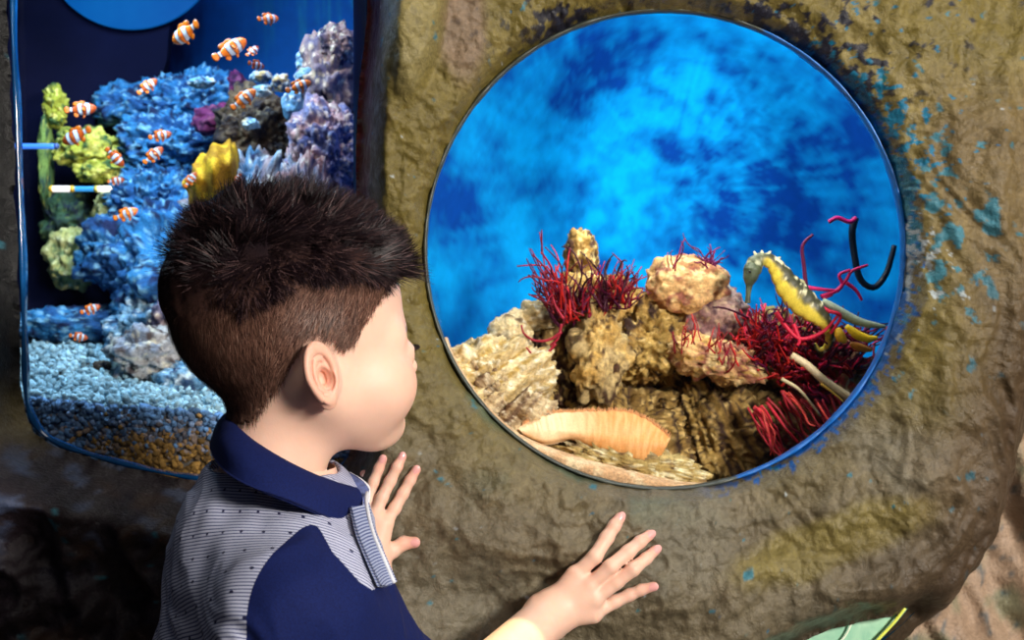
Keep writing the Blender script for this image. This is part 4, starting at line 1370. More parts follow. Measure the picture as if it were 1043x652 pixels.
    yr('reflected small yellow shelf rock beside the lower one', 98, 278, 1.89, 14, 7, [(.5, .45, .14), (.6, .55, .25), (.2, .2, .08), (.7, .68, .4)], sub=4)
    yr('reflected narrow green rock edge at the far left', 47, 165, 1.93, 6, 52, [(.06, .14, .05), (.16, .26, .06), (.02, .06, .05), (.5, .5, .1)], sub=4)
    yr('reflected dark green rock behind the lower yellow rock', 70, 225, 1.95, 26, 30, [(.02, .05, .05), (.04, .10, .05), (.01, .02, .04), (.1, .16, .05)])
    # glowing tubes added in place of a fluorescent tube's reflection
    def lamp(label, xa, xb, y, Y, r, col, e, capcol):
        t = empty('tube_reflection', P((xa + xb) / 2, y + 4, Y), label, 'reflection')
        m_, nt, b = new_mat('tube_glow'); b.inputs['Base Color'].default_value = (*col, 1)
        b.inputs['Emission Color'].default_value = (*col, 1); b.inputs['Emission Strength'].default_value = e
        V, F = tube(catmull([P(xa, y, Y), P((xa + xb) / 2, y, Y), P(xb, y, Y)], 12), r, 14); mesh_np('glow_bar', V, F, m_, t)
        cm = simple('tube_cap', capcol, .4)
        for q, s in ((xa, -1), (xb, 1)):
            V, F = tube([P(q, y, Y), P(q + 2 * s, y, Y), P(q + 4 * s, y, Y)], [r * 1.15, r * 1.15, r * .8], 14); mesh_np('end_cap', V, F, cm, t)
    lamp('glowing reflection of a white tube, right half of the bright bar before yellow rocks', 100, 142, 192.5, 1.87, .0042, (1.0, .95, .78), 1.1, (.8, .6, .1))
    lamp('glowing reflection of a short white tube at the left end of the bright bar', 54, 72, 192.5, 1.87, .0042, (1.0, .93, .90), 1.0, (.9, .5, .05))
    lamp('glowing blue reflection linking the two white ones', 76, 96, 192.5, 1.873, .0036, (.03, .25, .60), .8, (.1, .3, .5))
    lamp('glowing reflection of a short blue tube near the left edge of tank', 16, 56, 149, 1.85, .0036, (.04, .18, .75), .9, (.05, .1, .3))

    # yellow leather coral
    rows = [[(186, 184, 1.72), (196, 176, 1.70), (200, 160, 1.69), (214, 152, 1.69), (228, 143, 1.70), (240, 144, 1.72)],
            [(184, 188, 1.71), (198, 182, 1.68), (206, 168, 1.665), (218, 160, 1.66), (230, 152, 1.67), (242, 152, 1.71)],
            [(190, 196, 1.71), (202, 190, 1.675), (212, 180, 1.655), (222, 172, 1.65), (234, 166, 1.66), (243, 166, 1.70)],
            [(192, 208, 1.72), (204, 204, 1.69), (216, 198, 1.67), (226, 190, 1.665), (238, 186, 1.68), (244, 186, 1.71)]]
    nu, nv = 110, 60
    R_ = [catmull(np.array([P(*x) for x in r]), nu) for r in rows]
    S_ = catmull(np.stack([r.reshape(-1) for r in R_]), nv).reshape(nv, nu, 3)
    U = np.linspace(0, 1, nu)[None, :]; W = np.linspace(0, 1, nv)[:, None]
    S_[..., 1] += .010 * np.sin(U * 17 + 3 * W) * (1 - .6 * W); S_[..., 2] += .003 * np.sin(U * 31) * (1 - W)
    bk = S_ + np.array([0, .012, -.002])
    Vv = np.concatenate([S_.reshape(-1, 3), bk.reshape(-1, 3)]); f = grid_faces(nv, nu); m_ = nu * nv
    Ff = [tuple(x) for x in f] + [tuple(x[::-1] + m_) for x in f]
    bi = [i * nu + j for i, j in ([(0, j) for j in range(nu)] + [(i, nu - 1) for i in range(1, nv)] + [(nv - 1, j) for j in range(nu - 2, -1, -1)] + [(i, 0) for i in range(nv - 2, 0, -1)])]
    for a_, b_ in zip(bi, bi[1:] + bi[:1]): Ff.append((b_, a_, a_ + m_, b_ + m_))
    k_ = sstep(-.1, .3, fbm(Vv, 4, 40, 331))[:, None]
    o = mesh_np('leather_coral', Vv, Ff, MAT['reef'], col=np.array([.42, .20, .004]) * (1 - k_) + np.array([.72, .42, .012]) * k_)
    recenter(o); tag(o, 'golden yellow ruffled leather coral just above the hair', 'coral')

    # ---- clownfish
    proto = make_fish_proto((0.42, 0.07, 0.006))
    proto2 = make_fish_proto((0.85, 0.19, 0.008))
    # x, y, length px, roll in the picture plane (deg, head direction), yaw away, distance, variant, label
    fish = [(189, 33, 34, 205, 35, 1.60, 1, 'big orange clownfish at the top, its tail raised to the right'),
            (234, 50, 38, 35, 18, 1.58, 1, 'biggest orange clownfish, head up to the right, below the pinkish one'),
            (273, 19, 19, 12, 40, 1.62, 1, 'small pinkish clownfish highest and rightmost in open water'),
            (257, 52, 15, 48, 35, 1.70, 0, 'dark little clownfish right behind the biggest one'),
            (261, 66, 14, -8, 45, 1.64, 0, 'tiny clownfish just under the dark little one'),
            (248, 101, 31, 40, 10, 1.60, 1, 'yellow orange clownfish swimming up over the cave rock'),
            (304, 88, 27, 22, 12, 1.60, 1, 'banded clownfish in front of the pillar rock'),
            (150, 88, 24, 42, 15, 1.70, 0, 'red clownfish above the flat blue reef rock'),
            (82, 111, 30, 8, 20, 1.72, 0, 'clownfish in front of the uppermost yellow rock'),
            (78, 138, 34, 202, 15, 1.72, 0, 'long dark clownfish over the broad yellow rock'),
            (163, 138, 23, 12, 10, 1.66, 0, 'level clownfish left of the yellow coral, upper of a pair'),
            (156, 158, 25, 42, 10, 1.66, 0, 'rising clownfish, lower of the pair by the yellow coral'),
            (117, 160, 24, -48, 15, 1.70, 0, 'diving clownfish at the right end of yellow rocks'),
            (118, 184, 16, 10, 20, 1.74, 0, 'small dark clownfish right above the white tube'),
            (128, 218, 26, 22, 8, 1.68, 1, 'clownfish under the right half of bright bar'),
            (194, 183, 19, 55, 10, 1.62, 0, 'blue white clownfish in front of the yellow coral'),
            (242, 182, 12, 60, 10, 1.58, 0, 'tiny clownfish between yellow coral and hair'),
            (92, 315, 20, 20, 15, 1.70, 0, 'clownfish below the lower yellow rock, upper of two'),
            (80, 343, 18, -10, 15, 1.68, 0, 'lowest clownfish, just above the gravel')]
    def place(r, f):
        x, y, L, roll, yaw, Y, v, lb = f
        s = L * Y / FPX / max(.6, math.cos(math.radians(yaw)))
        rl = math.radians(roll)
        flip = abs(((roll + 180) % 360) - 180) > 90
        M = Matrix.Rotation(-rl, 4, 'Y') @ Matrix.Rotation(math.radians(yaw), 4, 'Z')
        if flip:   # keep the belly down: turn about the long axis
            M = M @ Matrix.Rotation(math.pi, 4, 'X')
        r.location = tuple(P(x, y, Y)); r.rotation_mode = 'XYZ'
        r.rotation_euler = M.to_euler(); r.scale = (s, s, s)
        tag(r, lb, 'fish', 'clownfish in the left tank')
    used = {0: False, 1: False}
    for f in fish:
        src = proto2 if f[6] else proto
        if not used[f[6]]:
            r = src; used[f[6]] = True
            place(r, f)
            continue
        r = src.copy(); COL.objects.link(r)
        for ch in list(src.children):
            c_ = ch.copy(); COL.objects.link(c_); c_.parent = r
            c_.matrix_parent_inverse = ch.matrix_parent_inverse.copy()
        place(r, f)

    # lamps of the left tank
    area('reef_lamp', (-0.45, 1.62, 1.72), (-0.45, 1.72, 1.1), 0.40, 2.9, (0.30, 0.62, 1.0), .12)
    area('reef_fill_front', (-0.30, 1.55, 1.66), (-0.26, 1.80, 1.25), 0.22, 1.1, (1.0, 0.88, 0.80), .06)  # warm fill added against the purple cast on the right-hand rocks
    area('gravel_lamp', (-0.50, 1.56, 1.62), (-0.44, 1.62, 1.0), 0.10, 3.2, (0.60, 0.85, 1.0), .06)
    spot('yellow_rock_lamp', (-0.40, 1.62, 1.66), P(92, 180, 1.92), 1.6, (1.0, 1.0, .60), 26, .8, .02)
# ================================================================ the boy
HA = math.radians(31.0)
HPITCH = math.radians(4.0)
HC = np.array([-0.174, 1.100, 1.063])
_f = np.array([math.cos(HA) * math.cos(HPITCH), math.sin(HA) * math.cos(HPITCH), math.sin(HPITCH)])
_r = np.array([math.sin(HA), -math.cos(HA), 0.0])
_u = np.cross(_r, _f) * 1.0
if _u[2] < 0: _u = -_u
HM = np.stack([_f, _r, _u]).astype(np.float32)      # world -> local rows


def to_local(p):
    return (p - HC.astype(np.float32)) @ HM.T


def to_world(q):
    return np.asarray(q) @ HM + HC


def sym(q):
    q = q.copy(); q[..., 1] = np.abs(q[..., 1]); return q


def ear_sdf(q):
    """q local, mirrored so R >= 0"""
    e0 = np.array([-0.011, 0.0750, -0.003], dtype=np.float32)
    n = np.array([0.10, 0.98, 0.06]); n /= np.linalg.norm(n)
    u = np.array([-0.20, 0.0, 0.98]); u -= n * (u @ n); u /= np.linalg.norm(u)
    w = np.cross(u, n)
    if w[0] < 0: w = -w
    M = np.stack([w, u, n]).astype(np.float32)
    c = (q - e0) @ M.T
    a, b = 0.0152, 0.0240
    # egg outline: narrower below
    k = 1.0 - 0.22 * np.clip(-c[..., 1] / b, 0, 1.3)
    X = c[..., 0] / (a * k); Yy = c[..., 1] / b
    rho = np.sqrt(X * X + Yy * Yy) + 1e-6
    dd = (rho - 1) * (a * 0.95)
    lift = 0.0035 * np.clip(-X, -1, 1)
    Z = c[..., 2] - 0.002 - lift
    plate = smax(dd + 0.001, np.abs(Z + 0.0015) - 0.0020, 0.002)
    ang = np.arctan2(Yy, X)
    tube_r = 0.0031 - 0.0012 * sstep(-0.6, -1.4, ang) * (ang > -2.2)
    helix = np.sqrt((dd + 0.0022) ** 2 + (Z - 0.0026) ** 2) - tube_r
    d = smin(plate, helix, 0.0012)
    lobe = d_ell(c, (0.0015, -0.0215, 0.0005), (0.0068, 0.0068, 0.0034))
    d = smin(d, lobe, 0.004)
    # antihelix ridge, tragus
    r2 = np.sqrt(((c[..., 0] - 0.0015) / 0.0075) ** 2 + ((c[..., 1] + 0.001) / 0.0135) ** 2)
    anti = np.sqrt(((r2 - 1) * 0.0075) ** 2 + (Z - 0.0012) ** 2) - 0.0017
    anti = np.where(c[..., 0] < 0.004, anti, anti + (c[..., 0] - 0.004) * 0.8)
    d = smin(d, anti, 0.0012)
    d = smin(d, d_ell(c, (0.0105, -0.005, 0.001), (0.0032, 0.0052, 0.0036)), 0.003)
    # concha hollow and canal
    d = smax(d, -d_ell(c, (0.0035, -0.004, 0.0030), (0.0064, 0.0098, 0.0085)), 0.0012)
    root = d_ell(c, (0.007, -0.002, -0.006), (0.010, 0.019, 0.0065))
    root = smax(root, -d_ell(c, (0.0045, -0.004, 0.0030), (0.0056, 0.0086, 0.0105)), 0.0015)
    return smin(d, root, 0.004)


def head_local(q, ears=True):
    s = sym(q)
    d = d_ell(q, (-0.009, 0, 0.049), (0.087, 0.0735, 0.079))
    d = smin(d, d_ell(q, (0.030, 0, 0.045), (0.058, 0.058, 0.056)), 0.03)
    d = smin(d, d_ell(q, (0.034, 0, -0.012), (0.057, 0.054, 0.056)), 0.03)
    d = smin(d, d_cap(s, (0.000, 0.046, -0.018), (0.060, 0.012, -0.054), 0.020, 0.018), 0.022)
    d = smin(d, d_ell(q, (0.073, 0, -0.056), (0.018, 0.017, 0.015)), 0.018)
    d = smin(d, d_ell(s, (0.056, 0.034, -0.020), (0.031, 0.029, 0.030)), 0.02)          # smiling cheek
    d = smin(d, d_cap(s, (0.080, 0.008, 0.022), (0.066, 0.042, 0.020), 0.0115, 0.010), 0.014)   # brow
    d = smax(d, -d_ell(s, (0.100, 0.031, 0.005), (0.018, 0.019, 0.012)), 0.012)          # socket
    d = smin(d, d_ell(s, (0.0775, 0.031, 0.004), (0.0140, 0.0150, 0.0130)), 0.005)       # lids
    d = smax(d, -d_ell(s, (0.0945, 0.031, 0.0035), (0.0125, 0.0125, 0.0042)), 0.002)     # opening
    d = smin(d, d_cap(q, (0.086, 0, 0.014), (0.100, 0, -0.009), 0.0065, 0.0085), 0.012)  # nose
    d = smin(d, d_ell(s, (0.092, 0.0085, -0.0130), (0.0080, 0.0060, 0.0058)), 0.005)
    d = smax(d, -d_ell(s, (0.097, 0.0050, -0.0190), (0.0040, 0.0028, 0.0040)), 0.002)
    # mouth: drawn back in a smile
    d = smin(d, d_cap(s, (0.0925, 0.0, -0.0325), (0.0795, 0.0235, -0.0265), 0.0050, 0.0026), 0.006)
    d = smin(d, d_cap(s, (0.0905, 0.0, -0.0425), (0.0780, 0.0215, -0.0330), 0.0056, 0.0026), 0.006)
    d = smax(d, -d_cap(s, (0.0985, 0.0, -0.0372), (0.0835, 0.0240, -0.0290), 0.0018, 0.0012), 0.002)
    if ears:
        d = smin(d, ear_sdf(s), 0.0035)
    return d


NECK0 = to_world((-0.013, 0, -0.030))
NECK1 = np.array([-0.196, 1.100, 0.945])
BA = math.radians(35.0)
bf = np.array([math.cos(BA), math.sin(BA), 0.0]); br = np.array([math.sin(BA), -math.cos(BA), 0.0])
TORSO = np.array([-0.176, 1.105, 0.848])
SR = P(298, 630, 0.985)
SL = np.array([-0.213, 1.190, 0.915])
HIP = np.array([-0.205, 1.080, 0.640])
EL_R = P(446, 744, 1.130)
EL_L = np.array([-0.155, 1.275, 0.800])


def handY(px, py, off):
    q = P(px, py, WY)
    return wall_h(q[0], q[2]) - off


def hp(px, py, off):
    """point 'off' metres in front of the rock at a pixel"""
    y = WY
    for _ in range(4):
        q = P(px, py, y)
        y = wall_h(q[0], q[2]) - off
    return P(px, py, y)


# right hand: index, middle, ring, little (back of hand toward us, palm to the rock)
WR_R = hp(558, 627, 0.030)
HAND_R = [
    dict(pts=[(586, 586, .022), (606, 567, .012), (618, 548, .0085), (626, 535.5, .007), (631.5, 527.5, .006)], r=[.0094, .0068, .0067, .0060, .0052]),
    dict(pts=[(600, 597, .023), (622, 577, .015), (640, 562, .011), (652, 552, .0085), (661.5, 545, .006)], r=[.0094, .0067, .0065, .0058, .0050]),
    dict(pts=[(605, 611, .022), (628, 593, .014), (645, 580, .010), (658, 569, .008), (667.5, 560.5, .006)], r=[.0092, .0066, .0064, .0057, .0049]),
    dict(pts=[(604, 626, .019), (626, 613, .011), (641, 606, .008), (653, 601, .007), (665.5, 597.5, .0055)], r=[.0088, .0062, .0060, .0053, .0046]),
]
THUMB_R = dict(pts=[(572, 606, .018), (584, 594, .009), (596, 589, .006), (606, 586, .005)], r=[.0095, .0068, .0058, .0050])
WR_L = hp(376, 592, 0.032)
HAND_L = [
    dict(pts=[(392, 534, .018), (402, 518, .011), (410.5, 503, .008), (418, 489, .0065), (424, 478.5, .005)], r=[.0085, .0058, .0055, .0050, .0044]),
    dict(pts=[(381, 527, .019), (389, 507, .012), (397.5, 490, .009), (404.5, 475.5, .007), (409.5, 465.5, .005)], r=[.0085, .0058, .0055, .0050, .0044]),
    dict(pts=[(371, 528, .018), (375, 508, .011), (380.5, 491, .008), (386, 477, .0065), (390, 467.5, .005)], r=[.0083, .0056, .0053, .0048, .0042]),
    dict(pts=[(360, 534, .015), (360, 518, .009), (362, 503, .007), (366, 492, .006), (369.5, 484.5, .005)], r=[.0078, .0053, .0050, .0045, .0039]),
]
THUMB_L = dict(pts=[(385, 566, .022), (399, 561, .014), (411, 553.5, .009), (422.5, 552.5, .0065)], r=[.0100, .0075, .0066, .0054])
for _h in HAND_R + HAND_L + [THUMB_R, THUMB_L]:
    _h['w'] = [hp(*q) for q in _h['pts']]


def hand_sdf(p, fingers, thumb, wrist, elbow, big=1.0, wr=.0205):
    d = None
    for h in fingers:
        w, r = h['w'], h['r']
        # metacarpal
        m = d_cap(p, wrist * .72 + w[0] * .28, w[0], .0125 * big, r[0])
        d = m if d is None else smin(d, m, 0.008)
    for h in fingers:
        w, r = h['w'], h['r']
        f = None
        for i in range(len(w) - 1):
            c = d_cap(p, w[i], w[i + 1], r[i] if i else r[1] * 1.06, r[i + 1])
            f = c if f is None else smin(f, c, 0.0030)
        d = smin(d, f, 0.0035)
    w, r = thumb['w'], thumb['r']
    t = None
    for i in range(len(w) - 1):
        c = d_cap(p, w[i], w[i + 1], r[i], r[i + 1])
        t = c if t is None else smin(t, c, 0.003)
    t = smin(t, d_cap(p, wrist * .8 + w[0] * .2, w[0], .012, r[0]), 0.006)
    d = smin(d, t, 0.005)
    # wrist: flattened, then forearm
    d = smin(d, d_cap(p, wrist, wrist * .9 + fingers[1]['w'][0] * .1, wr, wr * .85), 0.014)
    d = smin(d, d_cap(p, elbow, wrist, .0335, wr), 0.012)
    return d


def trunk_sdf(p, grow=0.0):
    l = p - TORSO.astype(np.float32)
    q = np.stack([l @ bf.astype(np.float32), l @ br.astype(np.float32), l[..., 2]], -1)
    d = d_ell(q, (-0.004, 0.0, 0.026), (0.059, 0.090, 0.100))
    lh = p - HIP.astype(np.float32)
    qh = np.stack([lh @ bf.astype(np.float32), lh @ br.astype(np.float32), lh[..., 2]], -1)
    d = smin(d, d_ell(qh, (0, 0, 0.10), (0.064, 0.088, 0.17)), 0.08)
    d = smin(d, d_cap(p, SR, SL, .040, .044), 0.05)
    d = smin(d, d_cap(p, NECK1 + np.array([0, 0, -.01]), SR, .031, .034), 0.04)
    d = smin(d, d_cap(p, NECK1 + np.array([0, 0, -.01]), SL, .040, .044), 0.05)
    return d


def core_sdf(p):
    d = trunk_sdf(p)
    d = smin(d, d_cap(p, NECK0, NECK1, .0405, .046), 0.03)
    d = smin(d, d_cap(p, SR, EL_R, .035, .030), 0.03)
    d = smin(d, d_cap(p, SL, EL_L, .041, .031), 0.03)
    return d


def head_sdf(p, ears=False):
    d = head_local(to_local(p), ears)
    d = smin(d, d_cap(p, NECK0, NECK1, .0385, .045), 0.022)
    return d


def skin_colour(V):
    q = to_local(V.astype(np.float32)).astype(float)
    s = sym(q)
    n = fbm(V, 4, 60, 91)
    C = np.zeros((len(V), 3)) + np.array([0.80, 0.505, 0.385])
    def bl(C, c, w): return C * (1 - w)[:, None] + np.asarray(c) * w[:, None]
    C = bl(C, (0.70, 0.34, 0.24), 0.55 * np.exp(-(vlen(s - np.array([0.075, .038, -.02])) / 0.022) ** 2))
    lip = np.minimum(d_cap(s, (0.0940, 0.0, -0.0335), (0.0800, 0.0225, -0.0268), 0.0046, 0.002), d_cap(s, (0.0925, 0.0, -0.0418), (0.0785, 0.0205, -0.0322), 0.0050, 0.002))
    C = bl(C, (0.55, 0.16, 0.14), 0.85 * sstep(0.0015, -0.0005, lip))
    ear = ear_sdf(s)
    C = bl(C, (0.66, 0.31, 0.22), 0.5 * sstep(0.003, 0.0, ear))
    brow = d_cap(s, (0.094, 0.012, 0.024), (0.080, 0.044, 0.023), 0.0052, 0.003)
    C = bl(C, (0.10, 0.05, 0.035), 0.85 * sstep(0.002, -0.002, brow) * (0.7 + 0.3 * n))
    # fingers a little pinker towards the tips
    w = np.zeros(len(V))
    for h in HAND_R + HAND_L + [THUMB_R, THUMB_L]:
        w = np.maximum(w, np.exp(-(vlen(V - h['w'][-1]) / 0.011) ** 2))
        for k in (2, 3):
            if k < len(h['w']) - 1:
                w = np.maximum(w, 0.4 * np.exp(-(vlen(V - h['w'][k]) / 0.006) ** 2))
    C = bl(C, (0.74, 0.30, 0.235), 0.6 * w)
    C *= (1 + 0.05 * n)[:, None]
    return C


# hairline: height (local U) below which no hair grows, as a function of angle from the face (0) to the nape (180)
HLINE = [(0, 0.068), (20, 0.070), (38, 0.066), (52, 0.052), (62, 0.036), (72, 0.016), (80, 0.014), (86, 0.024), (95, 0.027), (105, 0.022), (114, 0.004), (125, -0.012), (140, -0.026), (155, -0.038), (168, -0.041), (180, -0.041)]


def hair_mask(q):
    """signed height over the hairline (positive = hair), q local"""
    a = np.degrees(np.arctan2(np.abs(q[:, 1]), q[:, 0]))
    hl = np.interp(a, [k for k, _ in HLINE], [v for _, v in HLINE])
    return q[:, 2] - hl


def make_person():
    root = empty('person', (-0.235, 1.08, 0.0), 'boy in striped and navy shirt leaning on rock wall, looking into round window', 'person')
    # -- skin material
    m, nt, b = new_mat('skin')
    a = nt.nodes.new('ShaderNodeVertexColor'); a.layer_name = 'Col'
    nt.links.new(a.outputs[0], b.inputs['Base Color'])
    b.inputs['Roughness'].default_value = 0.46
    b.inputs['Specular IOR Level'].default_value = 0.35
    b.inputs['Subsurface Weight'].default_value = 0.25
    b.inputs['Subsurface Radius'].default_value = (0.012, 0.004, 0.002)
    b.inputs['Subsurface Scale'].default_value = 0.35
    v = objc(nt)
    vo = nt.nodes.new('ShaderNodeTexVoronoi'); vo.inputs['Scale'].default_value = 900; nt.links.new(v, vo.inputs['Vector'])
    n1 = bump(nt, vo.outputs['Distance'], 0.12, 0.0004, None)
    bump(nt, noise_n(nt, 140, 4, .6, v), 0.12, 0.001, b, n1)
    skin = m

    hl, hh = HC + np.array([-.125, -.115, -.13]), HC + np.array([.135, .115, .135])
    V1, F1 = surface_net(head_sdf, hl, hh, 0.0017)
    ears_ = []
    for sg in (1, -1):
        ec = to_world((-0.006, 0.0765 * sg, -0.002))
        Ve, Fe = surface_net(lambda p: head_sdf(p, True), ec - .034, ec + .034, 0.0008)
        ke = ear_sdf(sym(to_local(Ve.astype(np.float32)))) < 0.006
        ke &= to_local(Ve.astype(np.float32))[:, 1] * sg > .03
        ears_.append((Ve, Fe, ke))
    V2, F2 = surface_net(core_sdf, (-0.42, 0.94, 0.70), (0.05, 1.36, 1.03), 0.005)
    fr = lambda p: hand_sdf(p, HAND_R, THUMB_R, WR_R, EL_R)
    V3, F3 = surface_net(fr, (EL_R[0] - .045, EL_R[1] - .045, 0.66), (0.17, 1.36, 0.935), 0.0016)
    fl = lambda p: hand_sdf(p, HAND_L, THUMB_L, WR_L, EL_L, .9, .0195)
    V4, F4 = surface_net(fl, (-0.20, 1.225, 0.755), (-0.075, 1.36, 0.99), 0.0016)
    # leave out the head block's cut neck and the coarse limb ends that the fine blocks replace
    Vs, Fs, n = [], [], 0
    def cut(V, F, keep):
        F = F[keep[F].all(1)]
        u = np.unique(F); mp = -np.ones(len(V), dtype=int); mp[u] = np.arange(len(u))
        return V[u], mp[F]
    V2, F2 = cut(V2, F2, V2[:, 2] < 0.985)
    for V, F in [(V1, F1), (V2, F2), (V3, F3), (V4, F4)] + [cut(*e_) for e_ in ears_]:
        Vs.append(V); Fs.append(F + n); n += len(V)
    V = np.vstack(Vs); F = np.vstack(Fs)
    body = mesh_np('body', V, F, skin, root, col=skin_colour(V))

    # -- eyes
    white = simple('eye_white', (0.8, 0.78, 0.76), 0.15, coat=.5)
    iris = simple('iris_brown', (0.05, 0.025, 0.012), 0.1, coat=.8)
    lash = simple('lash_dark', (0.015, 0.008, 0.008), 0.6)
    iv, iff = ico(4)
    for sg in (1, -1):
        c = np.array([0.0770, 0.031 * sg, 0.0035])
        e = mesh_np('eye', to_world(iv * 0.0128 + c), iff, white, root)
        k = iv[:, 0] > 0.90
        a = np.linspace(0, 2 * math.pi, 24, endpoint=False)
        ring = [(0.0134, 0, 0)] + [(0.01195, 0.0052 * math.cos(t), 0.0052 * math.sin(t)) for t in a]
        mesh_np('iris', to_world(np.array(ring) + c), [(0, i + 1, (i + 1) % 24 + 1) for i in range(24)], iris, e)
        acc = Acc()
        for t in np.linspace(-1, 1, 26):
            b0 = c + np.array([0.0128 - 0.003 * t * t, 0.0115 * t, 0.0050 - 0.002 * t * t])
            b1 = b0 + np.array([0.0024, 0.0012 * t, 0.0006]); b2 = b1 + np.array([0.0016, 0.001 * t, 0.0020])
            acc.add(tube(to_world(np.array([b0, b1, b2])), [.00035, .00028, .0001], 4))
        acc.build('eyelashes', lash, root)

    # -- nails
    nail = simple('nail_pink', (0.78, 0.38, 0.36), 0.22, coat=.4)
    for h, rr in [(x, .0041) for x in HAND_R] + [(x, .0036) for x in HAND_L] + [(THUMB_L, .0045)]:
        w = h['w']; tip = w[-1]; d = tip - w[-2]; d /= np.linalg.norm(d)
        back = np.array([0, -1.0, 0.05]); back -= d * (back @ d); back /= np.linalg.norm(back)
        side = np.cross(d, back)
        r = h['r'][-1]
        vs = []
        nu, nv = 9, 9
        for i in range(nu):
            for j in range(nv):
                u_ = -1 + 2 * i / (nu - 1); t_ = -1 + 2 * j / (nv - 1)
                sx = u_ * math.sqrt(1 - t_ * t_ / 2); ty = t_ * math.sqrt(1 - u_ * u_ / 2)
                hgt = math.sqrt(max(0, 1 - (sx * 0.80) ** 2)) * (r + .0003)
                fall = -0.0012 * max(0, ty) ** 2
                vs.append(tip + d * (0.0008 + ty * rr * 1.15) + side * (sx * rr * .95) + back * (hgt + fall))
        mesh_np('fingernail', np.array(vs), grid_faces(nu, nv), nail, root)

    # -- hair: close cap plus strands
    hc = simple('hair_root', (0.020, 0.010, 0.009), 0.75)
    hm, nt, b = new_mat('hair_brown')
    a = nt.nodes.new('ShaderNodeVertexColor'); a.layer_name = 'Col'
    nt.links.new(a.outputs[0], b.inputs['Base Color'])
    b.inputs['Roughness'].default_value = 0.45
    b.inputs['Specular IOR Level'].default_value = 0.18
    q1 = to_local(V1.astype(np.float32)).astype(float)
    # vertex normals of the head block
    fn = np.cross(V1[F1[:, 1]] - V1[F1[:, 0]], V1[F1[:, 2]] - V1[F1[:, 0]])
    vn = np.zeros_like(V1)
    for k in range(4): np.add.at(vn, F1[:, k], fn)
    vn /= np.linalg.norm(vn, axis=1)[:, None] + 1e-12
    hmk = hair_mask(q1) + 0.003 * fbm(q1, 3, 130, 5)
    notear = ear_sdf(sym(q1).astype(np.float32)) > 0.0025
    hmk = np.where(notear | (q1[:, 2] > 0.03), hmk, -1)
    top = sstep(0.050, 0.100, q1[:, 2] + 0.25 * np.maximum(-q1[:, 0] - 0.02, 0) + 0.010 * fbm(q1, 2, 40, 9) + 0.03 * sstep(0.045, 0.085, q1[:, 0]))
    # cap
    thick = 0.0012 + 0.010 * top
    Vc = V1 + vn * (thick * sstep(-0.001, 0.004, hmk))[:, None]
    sel = hmk > 0
    Fc = F1[sel[F1].all(1)]
    u = np.unique(Fc); mp = -np.ones(len(V1), dtype=int); mp[u] = np.arange(len(u))
    # sides show scalp through the cropped hair
    t_ = top[u][:, None]
    sidecol = np.array([0.070, 0.032, 0.024]) * (1 - t_) + np.array([0.008, 0.004, 0.006]) * t_
    edge = sstep(0.012, 0.0, hmk[u])[:, None] * 0.6 * (1 - t_)
    sidecol = sidecol * (1 - edge) + np.array([0.40, 0.22, 0.15]) * edge
    cap = mesh_np('hair', Vc[u], mp[Fc], col_mat('hair_cap', 0.8, 700, 0.4, 0.5, 0.001, spec=.08), root, col=sidecol)
    # strands
    idx = np.where(hmk > 0.0005)[0]
    L1 = []
    def strands(pick, nseg, lenf, colf, wid, lift, seed):
        rg = np.random.default_rng(seed)
        m_ = len(pick)
        p0 = V1[pick] + rg.normal(size=(m_, 3)) * 0.0007
        nn = vn[pick]; ql = q1[pick]; tp = top[pick][:, None]
        # flow: whorl at the crown; sides run down and back, top runs forward and up
        crown = np.array([-0.060, 0.010, 0.115])
        away = ql - crown; away /= np.linalg.norm(away, axis=1)[:, None] + 1e-9
        side = np.array([-0.45, 0.0, -0.75])
        fwd = away * 0.8 + np.array([0.55, 0.0, 0.15])
        fl_ = side * (1 - tp) * (ql[:, 0:1] > -0.2) + fwd * tp
        back = sstep(-0.02, -0.06, ql[:, 0])[:, None] * (1 - tp)
        fl_ = fl_ * (1 - back) + (away * 0.5 + np.array([0.1, 0, -0.8])) * back
        cl = np.stack([fbm(ql, 2, 62, 31 + k) for k in range(3)], -1)
        fl_ = fl_ + cl * (0.35 + 2.3 * tp) + rg.normal(size=(m_, 3)) * (0.16 + 0.10 * tp)
        fw = fl_ @ HM
        fw = fw - nn * (fw * nn).sum(1)[:, None]
        fw /= np.linalg.norm(fw, axis=1)[:, None] + 1e-9
        L = lenf(rg, m_, ql, tp[:, 0])[:, None]
        lf = lift(tp) 
        pts = []
        for k in range(nseg + 1):
            s_ = k / nseg
            pts.append(p0 + fw * L * s_ * (1 - 0.15 * s_) + nn * (L * (lf * s_ - 0.28 * lf * s_ * s_) + 0.0008))
        pts = np.stack(pts, 1)
        c = colf(rg, m_, ql, tp[:, 0])
        T = pts[:, -1] - pts[:, 0]
        sd = np.cross(T, nn); sd /= np.linalg.norm(sd, axis=1)[:, None] + 1e-9
        Vv, Cc = [], []
        for k in range(nseg + 1):
            w_ = wid * (1 - 0.85 * (k / nseg) ** 1.5)
            Vv.append(pts[:, k] + sd * w_); Vv.append(pts[:, k] - sd * w_ + nn * w_ * 0.4)
            Cc.append(c); Cc.append(c)
        Vv = np.stack(Vv, 1).reshape(-1, 3); Cc = np.stack(Cc, 1).reshape(-1, 3)
        st = 2 * (nseg + 1)
        f = np.array([(2 * k, 2 * k + 1, 2 * k + 3, 2 * k + 2) for k in range(nseg)])
        Ff = (np.arange(m_)[:, None, None] * st + f[None]).reshape(-1, 4)
        return Vv, Ff, Cc
    rg = np.random.default_rng(5)
    side_i = idx[(top[idx] < 0.75)]
    top_i = idx[(top[idx] > 0.25)]
    ps = rg.choice(side_i, 30000)
    pt = rg.choice(top_i, 30000)
